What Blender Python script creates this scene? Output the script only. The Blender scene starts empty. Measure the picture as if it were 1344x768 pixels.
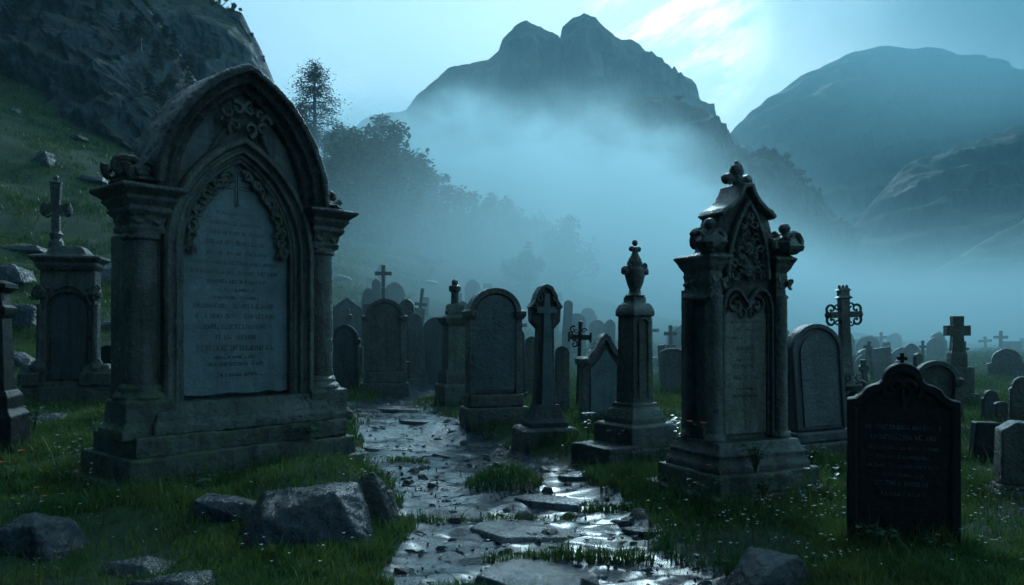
import bpy, math, random
import numpy as np
from mathutils import Vector, Matrix, noise as mnoise
R = math.radians
random.seed(7); rng = np.random.default_rng(7)
SC = bpy.context.scene
C = SC.collection

# ------------------------------------------------------------------ camera, sky, sun, exposure
F = 1045.0; HY = 435.0; CX = 672.0; CAMZ = 1.4           # focal length in photo pixels, horizon row
cam_d = bpy.data.cameras.new('camera'); cam = bpy.data.objects.new('camera', cam_d); C.objects.link(cam)
cam_d.sensor_width = 36; cam_d.lens = F/1344*36; cam_d.shift_y = (HY-384)/1344
cam_d.clip_start = 0.05; cam_d.clip_end = 6000
cam.location = (0, 0, CAMZ); cam.rotation_euler = (R(90), 0, 0); SC.camera = cam
SC.view_settings.view_transform = 'Standard'; SC.view_settings.look = 'None'
SC.view_settings.gamma = 1; SC.view_settings.use_curve_mapping = False
SC.view_settings.exposure = 0.15
SUN_AZ = 11.0; SUN_EL = 28.0      # degrees right of the view, degrees up
sd = Vector((math.sin(R(SUN_AZ))*math.cos(R(SUN_EL)), math.cos(R(SUN_AZ))*math.cos(R(SUN_EL)), math.sin(R(SUN_EL))))

class S:
    """a node socket with arithmetic"""
    def __init__(s, nt, o): s.nt = nt; s.o = o
    def _m(s, op, *a):
        n = s.nt.nodes.new('ShaderNodeMath'); n.operation = op
        for i, v in enumerate((s,)+a):
            if isinstance(v, S): s.nt.links.new(v.o, n.inputs[i])
            else: n.inputs[i].default_value = v
        return S(s.nt, n.outputs[0])
    def __add__(s, b): return s._m('ADD', b)
    def __sub__(s, b): return s._m('SUBTRACT', b)
    def __mul__(s, b): return s._m('MULTIPLY', b)
    def __truediv__(s, b): return s._m('DIVIDE', b)
    def pow(s, b): return s._m('POWER', b)
    def max(s, b): return s._m('MAXIMUM', b)
    def min(s, b): return s._m('MINIMUM', b)
    def abs(s): return s._m('ABSOLUTE')
    def step(s, a, b, lo=0., hi=1.):
        n = s.nt.nodes.new('ShaderNodeMapRange'); n.interpolation_type = 'SMOOTHSTEP'
        s.nt.links.new(s.o, n.inputs[0])
        for i, v in zip((1, 2, 3, 4), (a, b, lo, hi)): n.inputs[i].default_value = v
        return S(s.nt, n.outputs[0])
def mixc(nt, f, a, b):
    n = nt.nodes.new('ShaderNodeMix'); n.data_type = 'RGBA'
    for k, v in ((0, f), (6, a), (7, b)):
        if isinstance(v, S): nt.links.new(v.o, n.inputs[k])
        else: n.inputs[k].default_value = v if k == 0 else (*v, 1)
    return S(nt, n.outputs[2])
def noise(nt, vec, scale, detail=4, rough=.55, dist=0.):
    n = nt.nodes.new('ShaderNodeTexNoise'); nt.links.new(vec.o, n.inputs['Vector'])
    n.inputs['Scale'].default_value = scale; n.inputs['Detail'].default_value = detail
    n.inputs['Roughness'].default_value = rough; n.inputs['Distortion'].default_value = dist
    return S(nt, n.outputs[0])
def vmap(nt, vec, scale=(1, 1, 1), loc=(0, 0, 0), rot=(0, 0, 0)):
    n = nt.nodes.new('ShaderNodeMapping'); nt.links.new(vec.o, n.inputs[0])
    n.inputs['Scale'].default_value = scale; n.inputs['Location'].default_value = loc; n.inputs['Rotation'].default_value = rot
    return S(nt, n.outputs[0])
def coords(nt, which='Object'): return S(nt, nt.nodes.new('ShaderNodeTexCoord').outputs[which])
def sep(nt, v):
    n = nt.nodes.new('ShaderNodeSeparateXYZ'); nt.links.new(v.o, n.inputs[0]); return [S(nt, o) for o in n.outputs]

W = bpy.data.worlds.new('World'); SC.world = W; W.use_nodes = True
nt = W.node_tree; nt.nodes.clear()
wo = nt.nodes.new('ShaderNodeOutputWorld'); bg = nt.nodes.new('ShaderNodeBackground'); nt.links.new(bg.outputs[0], wo.inputs[0])
sky = nt.nodes.new('ShaderNodeTexSky'); sky.sky_type = 'NISHITA'; sky.sun_disc = False
sky.sun_elevation = R(SUN_EL); sky.sun_rotation = R(SUN_AZ); sky.air_density = 1.0; sky.dust_density = 2.0
g = coords(nt, 'Generated')
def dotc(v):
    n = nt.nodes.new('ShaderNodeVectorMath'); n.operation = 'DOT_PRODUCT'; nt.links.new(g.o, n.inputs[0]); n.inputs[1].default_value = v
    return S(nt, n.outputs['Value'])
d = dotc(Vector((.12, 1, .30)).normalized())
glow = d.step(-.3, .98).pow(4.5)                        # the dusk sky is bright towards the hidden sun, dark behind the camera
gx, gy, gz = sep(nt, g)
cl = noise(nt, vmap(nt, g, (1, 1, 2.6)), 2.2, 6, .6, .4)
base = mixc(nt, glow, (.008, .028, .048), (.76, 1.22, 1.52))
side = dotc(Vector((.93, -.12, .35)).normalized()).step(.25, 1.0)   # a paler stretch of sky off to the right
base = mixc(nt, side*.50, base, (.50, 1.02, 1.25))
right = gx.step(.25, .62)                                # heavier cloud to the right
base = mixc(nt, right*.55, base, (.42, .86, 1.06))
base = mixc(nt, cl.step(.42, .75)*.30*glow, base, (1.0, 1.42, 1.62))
lf = gx.step(-.15, -.75)                                  # sky colour darkened on the left so left-hand stone faces stay dark
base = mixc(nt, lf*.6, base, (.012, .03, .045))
# the break in the cloud above the peak
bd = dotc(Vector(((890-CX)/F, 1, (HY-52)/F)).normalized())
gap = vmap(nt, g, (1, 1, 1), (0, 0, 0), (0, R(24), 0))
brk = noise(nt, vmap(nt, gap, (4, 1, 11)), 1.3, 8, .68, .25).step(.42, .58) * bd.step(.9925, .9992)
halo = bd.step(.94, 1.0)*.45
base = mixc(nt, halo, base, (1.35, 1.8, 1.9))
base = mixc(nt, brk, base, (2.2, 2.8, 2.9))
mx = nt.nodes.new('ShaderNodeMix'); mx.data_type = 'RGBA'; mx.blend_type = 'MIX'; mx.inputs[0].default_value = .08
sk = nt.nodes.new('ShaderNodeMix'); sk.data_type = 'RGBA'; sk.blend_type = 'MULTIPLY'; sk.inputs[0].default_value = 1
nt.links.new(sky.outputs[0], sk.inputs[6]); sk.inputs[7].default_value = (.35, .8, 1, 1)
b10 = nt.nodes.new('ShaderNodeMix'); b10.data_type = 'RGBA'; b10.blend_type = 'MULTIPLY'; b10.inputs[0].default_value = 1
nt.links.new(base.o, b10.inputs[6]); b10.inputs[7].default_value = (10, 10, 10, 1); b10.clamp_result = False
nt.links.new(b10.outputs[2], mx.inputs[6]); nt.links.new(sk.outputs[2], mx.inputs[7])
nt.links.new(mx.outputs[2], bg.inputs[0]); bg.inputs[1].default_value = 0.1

sl = bpy.data.lights.new('sun', 'SUN'); sl.energy = 1.5; sl.angle = R(14); sl.color = (.62, .88, 1.0)
so = bpy.data.objects.new('sun', sl); C.objects.link(so); so.rotation_euler = (-sd).to_track_quat('-Z', 'Y').to_euler()
SC.cycles.volume_bounces = 2; SC.cycles.max_bounces = 6; SC.cycles.diffuse_bounces = 2; SC.cycles.glossy_bounces = 2
SC.cycles.transparent_max_bounces = 6; SC.cycles.use_denoising = True
SC.cycles.volume_step_rate = 1.0; SC.cycles.volume_max_steps = 128
SC.cycles.use_adaptive_sampling = True; SC.cycles.adaptive_threshold = 0.015

# ------------------------------------------------------------------ helpers
def at(px, py, Y): return Vector(((px-CX)/F*Y, Y, CAMZ+(HY-py)/F*Y))      # photo pixel at a depth -> point in the world
def hsh(ix, iy, s):
    n = (ix.astype(np.int64)*374761393 + iy.astype(np.int64)*668265263 + s*144665) & 0xffffffff
    n = ((n ^ (n >> 13))*1274126177) & 0xffffffff
    return ((n ^ (n >> 16)) & 0xffff)/65535.0
def vn(x, y, s=0):
    xi = np.floor(x); yi = np.floor(y); fx = x-xi; fy = y-yi
    fx = fx*fx*fx*(fx*(fx*6-15)+10); fy = fy*fy*fy*(fy*(fy*6-15)+10)
    a = hsh(xi, yi, s); b = hsh(xi+1, yi, s); c = hsh(xi, yi+1, s); e = hsh(xi+1, yi+1, s)
    return (a+(b-a)*fx)*(1-fy)+(c+(e-c)*fx)*fy
def fbm(x, y, o=4, s=0, g=.5):
    t = 0; a = 1; m = 0
    for i in range(o):
        t = t+a*(vn(x, y, s+i)-.5)*2; m += a; a *= g; x = x*2.03+17.1; y = y*2.03+5.3
    return t/m
def ridged(x, y, o=4, s=0):
    t = 0; a = 1; m = 0
    for i in range(o):
        t = t+a*(1-np.abs(vn(x, y, s+i)*2-1)); m += a; a *= .5; x = x*2.07+7.7; y = y*2.07+3.1
    return t/m
def ss(x, a, b):
    t = np.clip((x-a)/(b-a), 0, 1); return t*t*(3-2*t)
def tagp(o, label=None, cat=None, group=None, kind=None):
    if label: o['label'] = label
    if cat: o['category'] = cat
    if group: o['group'] = group
    if kind: o['kind'] = kind
    return o
def mesh_np(name, V, Q, mat, parent=None, smooth=True):
    me = bpy.data.meshes.new(name); V = np.asarray(V, np.float32); Q = np.asarray(Q, np.int32); k = Q.shape[1]
    me.vertices.add(len(V)); me.vertices.foreach_set('co', V.ravel())
    me.loops.add(Q.size); me.loops.foreach_set('vertex_index', Q.ravel())
    me.polygons.add(len(Q)); me.polygons.foreach_set('loop_start', np.arange(0, Q.size, k, dtype=np.int32))
    me.update(calc_edges=True); me.validate()
    me.polygons.foreach_set('use_smooth', np.full(len(me.polygons), smooth)); me.materials.append(mat)
    o = bpy.data.objects.new(name, me); C.objects.link(o)
    if parent: o.parent = parent
    return o
def grid_faces(nu, nv):
    i = np.arange(nu-1)[:, None]*nv+np.arange(nv-1)[None, :]
    return np.stack([i, i+nv, i+nv+1, i+1], -1).reshape(-1, 4)

# ------------------------------------------------------------------ materials
def new_mat(name):
    m = bpy.data.materials.new(name); m.use_nodes = True; n = m.node_tree
    return m, n, n.nodes['Principled BSDF']
def bump(nt, h, b, strength=.5, dist=.02, prev=None):
    n = nt.nodes.new('ShaderNodeBump'); n.inputs['Strength'].default_value = strength; n.inputs['Distance'].default_value = dist
    nt.links.new(h.o, n.inputs['Height'])
    if prev: nt.links.new(prev.outputs[0], n.inputs['Normal'])
    nt.links.new(n.outputs[0], b.inputs['Normal']); return n
def geo_normal(nt):
    n = nt.nodes.new('ShaderNodeNewGeometry'); return sep(nt, S(nt, n.outputs['Normal']))
def stone_mat(name, c0, c1, c2=(.05, .07, .035), rough=(.16, .52), grain=1.0, moss=.35, bstr=.75, warm=.5, chips=.55, coat=.8, streaks=.8, spec=.5):
    m, n, b = new_mat(name)
    v = coords(n); info = S(n, n.nodes.new('ShaderNodeObjectInfo').outputs['Random'])
    add = n.nodes.new('ShaderNodeVectorMath'); add.operation = 'ADD'; n.links.new(v.o, add.inputs[0])
    cmb = n.nodes.new('ShaderNodeCombineXYZ'); r7 = info*17.
    for i in range(3): n.links.new(r7.o, cmb.inputs[i])
    n.links.new(cmb.outputs[0], add.inputs[1]); v = S(n, add.outputs[0])
    big = noise(n, v, 2.2*grain, 5, .6, .5); mid = noise(n, v, 11*grain, 6, .7); fine = noise(n, v, 70*grain, 4, .7)
    streak = noise(n, vmap(n, v, (9, 9, .9)), 1.3*grain, 5, .65, .3)
    col = mixc(n, (big*.6+mid*.4).step(.36, .64), c0, c1)
    col = mixc(n, streak.step(.46, .62)*streaks, col, tuple(x*.22 for x in c0))
    chip = noise(n, v, 31*grain, 5, .75)
    col = mixc(n, chip.step(.56, .66)*chips, col, tuple(x*.3 for x in c0))
    col = mixc(n, noise(n, v, 3.3*grain, 6, .75, .6).step(.57, .66)*warm, col, (.085, .065, .035))
    col = mixc(n, mid.step(.60, .72)*.5, col, tuple(min(1, x*1.7+.02) for x in c1))
    nx, ny, nz = geo_normal(n)
    mo = (noise(n, v, 5*grain, 5, .7) + nz*.12).step(.56-moss*.12, .70)*moss*1.6
    col = mixc(n, mo.min(1.), col, c2)
    n.links.new(col.o, b.inputs['Base Color'])
    ro = (mid*.6+fine*.4).step(.35, .65, rough[0], rough[1]); n.links.new(ro.o, b.inputs['Roughness'])
    b.inputs['Specular IOR Level'].default_value = spec
    p = bump(n, mid*.8+big*.2, b, bstr*1.3, .04); p = bump(n, chip, b, bstr*1.3, .022, p); p = bump(n, fine, b, bstr*1.2, .008, p)
    ct = noise(n, v, 1.7*grain, 4, .6).step(.40, .60, .1*coat, coat); n.links.new(ct.o, b.inputs['Coat Weight']); b.inputs['Coat Roughness'].default_value = .16
    n.links.new(p.outputs[0], b.inputs['Coat Normal'])
    return m
M = {}
M['stone'] = stone_mat('weathered_sandstone', (.034, .044, .042), (.09, .105, .095))
M['stone_dark'] = stone_mat('dark_weathered_stone', (.022, .028, .028), (.06, .07, .068), (.04, .06, .03))
M['stone_mid'] = stone_mat('grey_green_stone', (.034, .042, .038), (.085, .098, .085), (.045, .085, .022), moss=.62)
M['slate'] = stone_mat('blue_slate_tablet', (.045, .085, .10), (.085, .14, .165), (.10, .11, .06), (.35, .6), moss=.12, bstr=.35, streaks=.25, warm=.25, chips=.3, coat=.4)
M['black'] = stone_mat('black_granite', (.006, .008, .010), (.013, .016, .018), (.014, .018, .014), (.3, .5), moss=.05, bstr=.3, warm=0, chips=.3, coat=.0, spec=.3)
M['darkblue'] = stone_mat('blue_black_stone', (.014, .024, .034), (.034, .050, .064), (.03, .045, .02), (.3, .55), moss=.15, bstr=.4, warm=.1, coat=.35)
M['ink'] = stone_mat('engraved_letters', (.012, .018, .02), (.02, .03, .035), moss=0, bstr=.1)
M['ink_pale'] = stone_mat('worn_pale_letters', (.10, .12, .12), (.15, .17, .17), moss=0, bstr=.1)
M['iron'] = stone_mat('wet_black_iron', (.012, .016, .018), (.03, .034, .034), (.05, .03, .015), (.2, .4), moss=.15, bstr=.3)
M['rock'] = stone_mat('wet_boulder_rock', (.006, .013, .023), (.022, .042, .064), (.02, .03, .014), (.10, .36), .7, .12, .95, .1, .25, .7)
M['crust'] = stone_mat('wet_blackened_coping', (.008, .011, .013), (.035, .042, .042), (.03, .04, .02), (.08, .35), 1, .15, 1.3, .15, .6, 1.)
M['slab'] = stone_mat('wet_path_slab', (.03, .045, .06), (.07, .095, .115), (.03, .04, .025), (.08, .26), .9, .1, .4, .1, .3)
M['pebble'] = stone_mat('dark_pebble', (.012, .016, .018), (.035, .04, .045), moss=.1, rough=(.2, .4))

# ------------------------------------------------------------------ the ground
PATH = [(-.35, -3, .9), (.05, 2, 1.0), (.28, 4.4, 1.15), (.18, 6, 1.0), (-.38, 8, 1.05), (-.90, 9.5, 1.0), (-1.5, 11.7, .95), (-2.1, 13.5, .85), (-2.65, 15.4, .7), (-2.2, 17.5, .7), (-1.7, 22, .6), (-1.3, 40, .6)]
def path_dist(x, y):
    """distance to the path's edge, negative on the path"""
    py = np.array([p[1] for p in PATH]); px = np.array([p[0] for p in PATH]); pw = np.array([p[2] for p in PATH])
    c = np.interp(y, py, px); w = np.interp(y, py, pw)
    wob = .28*fbm(x*.9, y*.9, 3, 40)+.10*fbm(x*3.1, y*3.1, 2, 45)
    return np.abs(x-c)-w+wob
MOUNDS = [ # x, y, rx, ry, h
    (-2.7, 7.8, 1.9, 1.7, .03), (-1.62, 6.55, .50, .62, .26), (-2.4, 5.9, 1.3, .5, .08),
    (1.95, 6.8, 1.0, .9, .07), (0.9, 9.4, .9, .7, .08), (.3, 11.6, 1.3, .9, .08), (-.95, 15, 1.6, 1.2, .10),
    (-.08, 7.35, .30, .27, .13), (-.75, 11.9, .9, .8, .12), (-4, 12, 2.5, 1.5, .25), (.1, 10.0, .7, .5, .06), (2.6, 5.2, .7, .6, -.03)]
def hills(x, y):
    A = np.interp(x, [-400, -120, -60, -38, -22, -12, 2, 14, 30, 60, 110, 400], [55, 48, 30, 21, 13, 8, 5.0, 1.9, 0, 0, 4, 12])
    near = np.interp(x, [-60, -12, -5, 5, 40], [4, 9, 13, 20, 30])
    return A*ss(y, near, np.where(x < 60, 68, 160)) - np.where(y > 68, 1, 0)*0
def H(x, y, det=True):
    x = np.asarray(x, float); y = np.asarray(y, float)
    z = hills(x, y)
    far = ss(y, 14, 50)
    z = z + ss(x, 6, 14)*ss(y, 22, 34)*(1-ss(y, 60, 95))*(.3+.7*fbm(x*.11, y*.13, 3, 81))
    z = z + .10*fbm(x*.28, y*.28, 3, 3) + far*(1.1*fbm(x*.06+3, y*.09, 4, 9))*np.clip(np.abs(hills(x, y))/6, .15, 1)
    # terracettes and hummocks on the left slope
    hl = ss(-x, 3, 9)*ss(y, 9, 16)
    z = z + hl*(.32*ridged(x*.12, y*.42, 3, 21)-.16+.16*fbm(x*.7, y*.8, 3, 5))
    pd = path_dist(x, y)
    z = z - .10*(1-ss(pd, -.25, .40))*ss(40-y, 0, 10)
    for mx_, my_, rx, ry, h in MOUNDS:
        z = z + h*np.exp(-(((x-mx_)/rx)**2+((y-my_)/ry)**2)**1.6)
    if det:
        g = ss(pd, -.05, .3)
        z = z + g*(.045*fbm(x*2.1, y*2.1, 3, 11)+.02*fbm(x*7, y*7, 2, 12))
        st = ridged(x*.9+.4*fbm(x, y, 2, 8), y*1.9, 3, 31)          # ledges of bedrock along the path
        z = z + (1-g)*(.050*(np.floor(st*6)/6)-.03+.036*fbm(x*5, y*11, 3, 33))
    return z
def Hs(x, y): return float(H(np.array([x]), np.array([y]))[0])
def sinhsp(n, lo, hi, k, c=0.):
    a = np.arcsinh((lo-c)/k); b = np.arcsinh((hi-c)/k); return c+k*np.sinh(np.linspace(a, b, n))
gxs = sinhsp(620, -900, 900, 2.6); gys = sinhsp(620, -60, 1500, 3.2, 5.5)
GX, GY = np.meshgrid(gxs, gys, indexing='ij'); GZ = H(GX, GY)

m, n, b = new_mat('ground_soil_grass'); M['ground'] = m
v = coords(n); ox, oy, oz = sep(n, v)
at_ = n.nodes.new('ShaderNodeAttribute'); at_.attribute_name = 'path'; pth = S(n, at_.outputs['Fac'])
n1 = noise(n, v, 1.1, 5, .6); n2 = noise(n, v, 9, 5, .7); n3 = noise(n, v, 60, 4, .75); nb = noise(n, v, .16, 5, .65)
grass = mixc(n, n1.step(.35, .65), (.020, .060, .022), (.045, .095, .028))
grass = mixc(n, n2.step(.45, .7)*.5, grass, (.020, .030, .014))
grass = mixc(n, nb.step(.48, .66)*.6, grass, (.060, .070, .035))
rockc = mixc(n, n2.step(.35, .65), (.018, .036, .056), (.055, .092, .125))
cw = S(n, at_.outputs['Fac'])*noise(n, v, 1.9, 5, .65).step(.38, .56, .5, 1.); n.links.new(cw.o, b.inputs['Coat Weight']); b.inputs['Coat Roughness'].default_value = .22; b.inputs['Coat IOR'].default_value = 1.4
rockc = mixc(n, noise(n, v, 3.5, 6, .75).step(.5, .66)*.8, rockc, (.012, .016, .016))
nx, ny, nz = geo_normal(n)
pmask = (pth + (n2-.5)*.5).step(.42, .58)
col = mixc(n, pmask, grass, rockc)
steep = nz.step(.80, .62)*oy.step(8, 12)
col = mixc(n, steep, col, (.03, .04, .04))
n.links.new(col.o, b.inputs['Base Color'])
wet = noise(n, v, 2.3, 4, .6).step(.42, .66, .16, .42)
ro = mixc(n, pmask, (.8, .8, .8), (0, 0, 0)); ro = sep(n, ro)[0] + pmask*(wet + (n3-.5)*.25)
n.links.new(ro.o, b.inputs['Roughness'])
n5 = noise(n, vmap(n, v, (1, 2.2, 1)), 5.5, 5, .7, .4)
p = bump(n, n2*.5+n5*.8, b, 1, .11); bump(n, n3, b, 1, .03, p)
ground = mesh_np('ground', np.stack([GX, GY, GZ], -1).reshape(-1, 3), grid_faces(len(gxs), len(gys)), m)
ground['kind'] = 'structure'
pm = 1-ss(path_dist(GX, GY), -.12, .12)
for (sx, sy, rx, ry) in [(2.6, 9.2, .5, .3), (3.3, 6.1, .45, .18), (4.6, 7.1, .9, .22), (4.0, 5.7, .5, .15), (1.05, 8.0, .5, .25)]:
    pm = np.maximum(pm, ss(1.3-np.sqrt(((GX-sx)/rx)**2+((GY-sy)/ry)**2)+.5*fbm(GX*4, GY*4, 3, 50), 0, .5)*.9)
pm = pm*ss(40-GY, 0, 12)
attr = ground.data.attributes.new('path', 'FLOAT', 'POINT'); attr.data.foreach_set('value', pm.astype(np.float32).ravel())

# ------------------------------------------------------------------ cliffs and mountains
def rock_land(name, grassc, rk0, rk1, sc, lo=.55, hi=.8):
    m, n, b = new_mat(name); v = coords(n)
    a = noise(n, vmap(n, v, (1, 1, .45)), sc, 7, .68, .3); c = noise(n, v, sc*7, 6, .75)
    nx, ny, nz = geo_normal(n)
    rk = mixc(n, (a*.5+c*.5).step(.38, .62), rk0, rk1)
    rk = mixc(n, noise(n, vmap(n, v, (1.5, 1.5, .35)), sc*14, 4, .75).step(.5, .62)*.7, rk, tuple(x*.25 for x in rk0))
    rk = mixc(n, noise(n, vmap(n, v, (3, 3, .5)), sc*2, 5, .7).step(.55, .68)*.7, rk, tuple(x*.3 for x in rk0))
    gr = mixc(n, a.step(.35, .6), grassc, tuple(x*.55 for x in grassc))
    col = mixc(n, (nz+(c-.5)*.5+(a-.5)*.5).step(lo, hi), rk, gr)
    n.links.new(col.o, b.inputs['Base Color'])
    rr = c.step(.4, .65, .6, .9); n.links.new(rr.o, b.inputs['Roughness'])
    p_ = bump(n, a*.5+c*.5, b, 1, .6/sc*.15); bump(n, noise(n, v, sc*26, 4, .75), b, .9, .12/sc*.15, p_)
    return m
M['crag'] = rock_land('crag_rock', (.026, .040, .016), (.016, .028, .038), (.07, .10, .13), .13, .46, .66)
M['mount'] = rock_land('mountain_rock', (.055, .085, .030), (.008, .014, .020), (.085, .11, .12), .022, .42, .60)
def ridge(name, sil, D, front, back, mat, amp, nu=360, nv=130, foot=-3., prof=(), seed=0, terr=0., yslope=0., freq=1.0, rough=1., strata=0.):
    """a ridge whose crest follows sil (photo px) at depth D, with its real body in front of and behind the crest"""
    sx = np.array([p[0] for p in sil], float); sy = np.array([p[1] for p in sil], float)
    u = np.linspace(sx[0], sx[-1], nu); crest = np.interp(u, sx, sy)+(2.6*fbm(u*.055, u*0+seed, 4, seed)+1.2*fbm(u*.23, u*0+seed, 3, seed+2))*rough
    Dv = D+yslope*(u-u.mean())
    X0 = (u-CX)/F*Dv; ZC = CAMZ+(HY-crest)/F*Dv
    t = np.linspace(0, 1, nv)                      # 0 foot in front, crest at .7, back at 1
    pt = np.array([p[0] for p in prof]); pz = np.array([p[1] for p in prof])
    tt = np.clip(t/.7, 0, 1); zz = np.where(t <= .7, np.interp(tt, pt, pz), 1-((t-.7)/.3)**1.3)
    yo = np.where(t <= .7, -(1-tt)*front, (t-.7)/.3*back)
    X = np.repeat(X0[:, None], nv, 1); Yb = Dv[:, None]+yo[None, :]
    h = foot+(ZC[:, None]-foot)*zz[None, :]
    s = freq/np.mean(ZC-foot)*2.2
    q = ridged(X*s*1.0+seed, (Yb*.8+h*1.2)*s*.9, 6, seed)-.5
    q2 = fbm(X*s*3.1, (h*1.6+Yb*.3)*s*2.2, 5, seed+9)
    wgt = np.sin(np.pi*np.clip(zz, 0, 1)**.8)*.75+.28
    wgt = np.where(t[None, :] > .66, wgt*.25, wgt)
    Y = Yb - amp*(q*1.6+q2*.7)*wgt
    if terr: h = h + terr*(q2*.5)*np.sin(np.pi*zz)[None, :]
    h = h + amp*.10*fbm(X*s*5, Yb*s*5+h*s*4, 4, seed+3)*ss(zz, .05, .4)[None, :]
    q3 = ridged(X*s*7.5+q*2, (h*.22+Yb*.12)*s*3.2, 5, seed+21)-.55
    if strata:                                       # ledges of layered rock: steep faces with grassy shelves between
        tq = h/strata+1.3*fbm(X*s*1.2, X*0+seed, 3, seed+31)+.35*q2; fr = tq-np.floor(tq)
        h = h+(np.clip((fr-.45)*3.2, 0, 1)-fr)*strata*.8*ss(t, .15, .35)[None, :]*(1-ss(t, .62, .70))[None, :]
    Y = Y - amp*.42*q3*wgt
    X = X + amp*.35*fbm(h*s*2.5, Yb*s*2.5, 4, seed+5)*wgt
    o = mesh_np(name, np.stack([X, Y, h], -1).reshape(-1, 3), grid_faces(nu, nv)[:, ::-1], mat)
    o['kind'] = 'structure'; return o
ridge('mountain', [(380, 260), (440, 200), (475, 158), (500, 150), (535, 146), (548, 128), (562, 112), (590, 90), (612, 84), (640, 77), (655, 66), (661, 48), (676, 34), (690, 28), (708, 33), (722, 40), (731, 44), (735, 50), (738, 36), (752, 24), (765, 19), (780, 22), (790, 32), (800, 36), (815, 50), (832, 56), (850, 66), (868, 76), (880, 92), (884, 88), (890, 96), (912, 108), (918, 130), (922, 142), (945, 165), (975, 190), (1020, 240), (1060, 300), (1120, 380), (1180, 440)],
      620, 300, 220, M['mount'], 40, 560, 220, -10, [(0, 0), (.3, .16), (.55, .34), (.62, .5), (.72, .60), (.80, .64), (.88, .86), (1, 1)], 3, 8, rough=.45, strata=26)
ridge('mountain_spur', [(600, 330), (660, 250), (700, 205), (760, 165), (800, 140), (850, 127), (885, 128), (905, 138), (925, 142), (935, 158), (955, 172), (962, 188), (990, 205), (1020, 212), (1045, 232), (1075, 258), (1110, 300), (1160, 380), (1200, 440)],
      262, 60, 90, M['mount'], 13, 460, 160, -6, [(0, 0), (.4, .25), (.6, .42), (.75, .78), (.9, .94), (1, 1)], 17, 4, strata=11)
ridge('right_mountain', [(820, 330), (900, 240), (980, 150), (1050, 100), (1110, 72), (1165, 60), (1200, 64), (1235, 66), (1262, 76), (1290, 92), (1344, 112), (1420, 130), (1600, 160)],
      900, 500, 260, M['mount'], 40, 360, 140, -10, [(0, 0), (.3, .2), (.6, .55), (.8, .85), (1, 1)], 29, 10, rough=.5, strata=30)
ridge('right_mountain_spur', [(960, 440), (1040, 380), (1110, 320), (1150, 260), (1190, 215), (1230, 200), (1290, 180), (1344, 160), (1450, 120), (1600, 60)],
      520, 300, 160, M['mount'], 26, 360, 140, -10, [(0, 0), (.3, .25), (.6, .55), (.8, .85), (1, 1)], 41, 6, rough=.7, strata=18)
ridge('right_foothill', [(1000, 440), (1100, 425), (1180, 390), (1240, 350), (1290, 320), (1344, 290), (1450, 230), (1600, 170)],
      300, 140, 100, M['mount'], 14, 300, 120, -6, [(0, 0), (.3, .2), (.6, .55), (.8, .85), (1, 1)], 51, 5, rough=.7, strata=9)
ridge('wooded_hillside', [(250, 120), (330, 172), (375, 192), (430, 210), (470, 236), (520, 258), (600, 305), (700, 345), (760, 380), (860, 425), (960, 450)],
      84, 34, 40, M['crag'], 1.2, 300, 90, 1, [(0, 0), (.4, .36), (.7, .70), (1, 1)], 91, .6)
ridge('far_left_cliff', [(-200, -330), (60, -160), (170, -70), (230, -20), (272, -4), (300, 12), (318, 22), (330, 44), (340, 62), (348, 86), (352, 98), (358, 130), (366, 165), (374, 220), (384, 300)],
      105, 26, 40, M['crag'], 4.5, 420, 240, 14, [(0, 0), (.12, .12), (.4, .38), (.55, .62), (.75, .82), (1, 1)], 61, 2, freq=1.3)
ridge('left_crag', [(-240, -240), (-60, -150), (40, -90), (110, -70), (160, -30), (200, 20), (235, 70), (262, 120), (290, 170), (320, 215)],
      72, 14, 26, M['crag'], 3.4, 420, 220, 11, [(0, 0), (.15, .22), (.4, .55), (.6, .66), (.78, .80), (1, 1)], 77, 1.5, freq=1.6)

# ------------------------------------------------------------------ air: even haze and the mist bank
def vol_box(name, x0, x1, y0, y1, z0, z1):
    V = [(x, y, z) for x in (x0, x1) for y in (y0, y1) for z in (z0, z1)]
    Q = [(0, 1, 3, 2), (4, 6, 7, 5), (0, 4, 5, 1), (2, 3, 7, 6), (0, 2, 6, 4), (1, 5, 7, 3)]
    m = bpy.data.materials.new(name+'_air'); m.use_nodes = True; n = m.node_tree; n.nodes.clear()
    out = n.nodes.new('ShaderNodeOutputMaterial'); pv = n.nodes.new('ShaderNodeVolumePrincipled'); n.links.new(pv.outputs[0], out.inputs['Volume'])
    o = mesh_np(name, V, Q, m, smooth=False); o['kind'] = 'stuff'; o.display_type = 'WIRE'
    return o, m, n, pv
HZ = dict(dens=.00062, col=(.40, .80, .95))
hz, m, n, pv = vol_box('haze', -1000, 1000, -70, 1560, -12, 420)
pv.inputs['Density'].default_value = HZ['dens']; pv.inputs['Color'].default_value = (*HZ['col'], 1); pv.inputs['Anisotropy'].default_value = .3
# drifting valley mist, denser in a bank behind the graves
mb, m, n, pv = vol_box('mist', -110, 170, 9, 250, -5, 62)
v = coords(n); X, Y, Z = sep(n, v)
big = noise(n, vmap(n, v, (1, .6, 1.3)), .022, 3, .55, .3); sm = noise(n, vmap(n, v, (1, .7, 1.6)), .09, 3, .55, .4)
low = (Y.step(11, 42))*((Z - Y*.03)/(X/Y).step(.12, .52, 12, 7)).step(1, 0)*(X/Y).step(-.42, .10)*(X/Y).step(.15, .58, 1, .75)*.074
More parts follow.
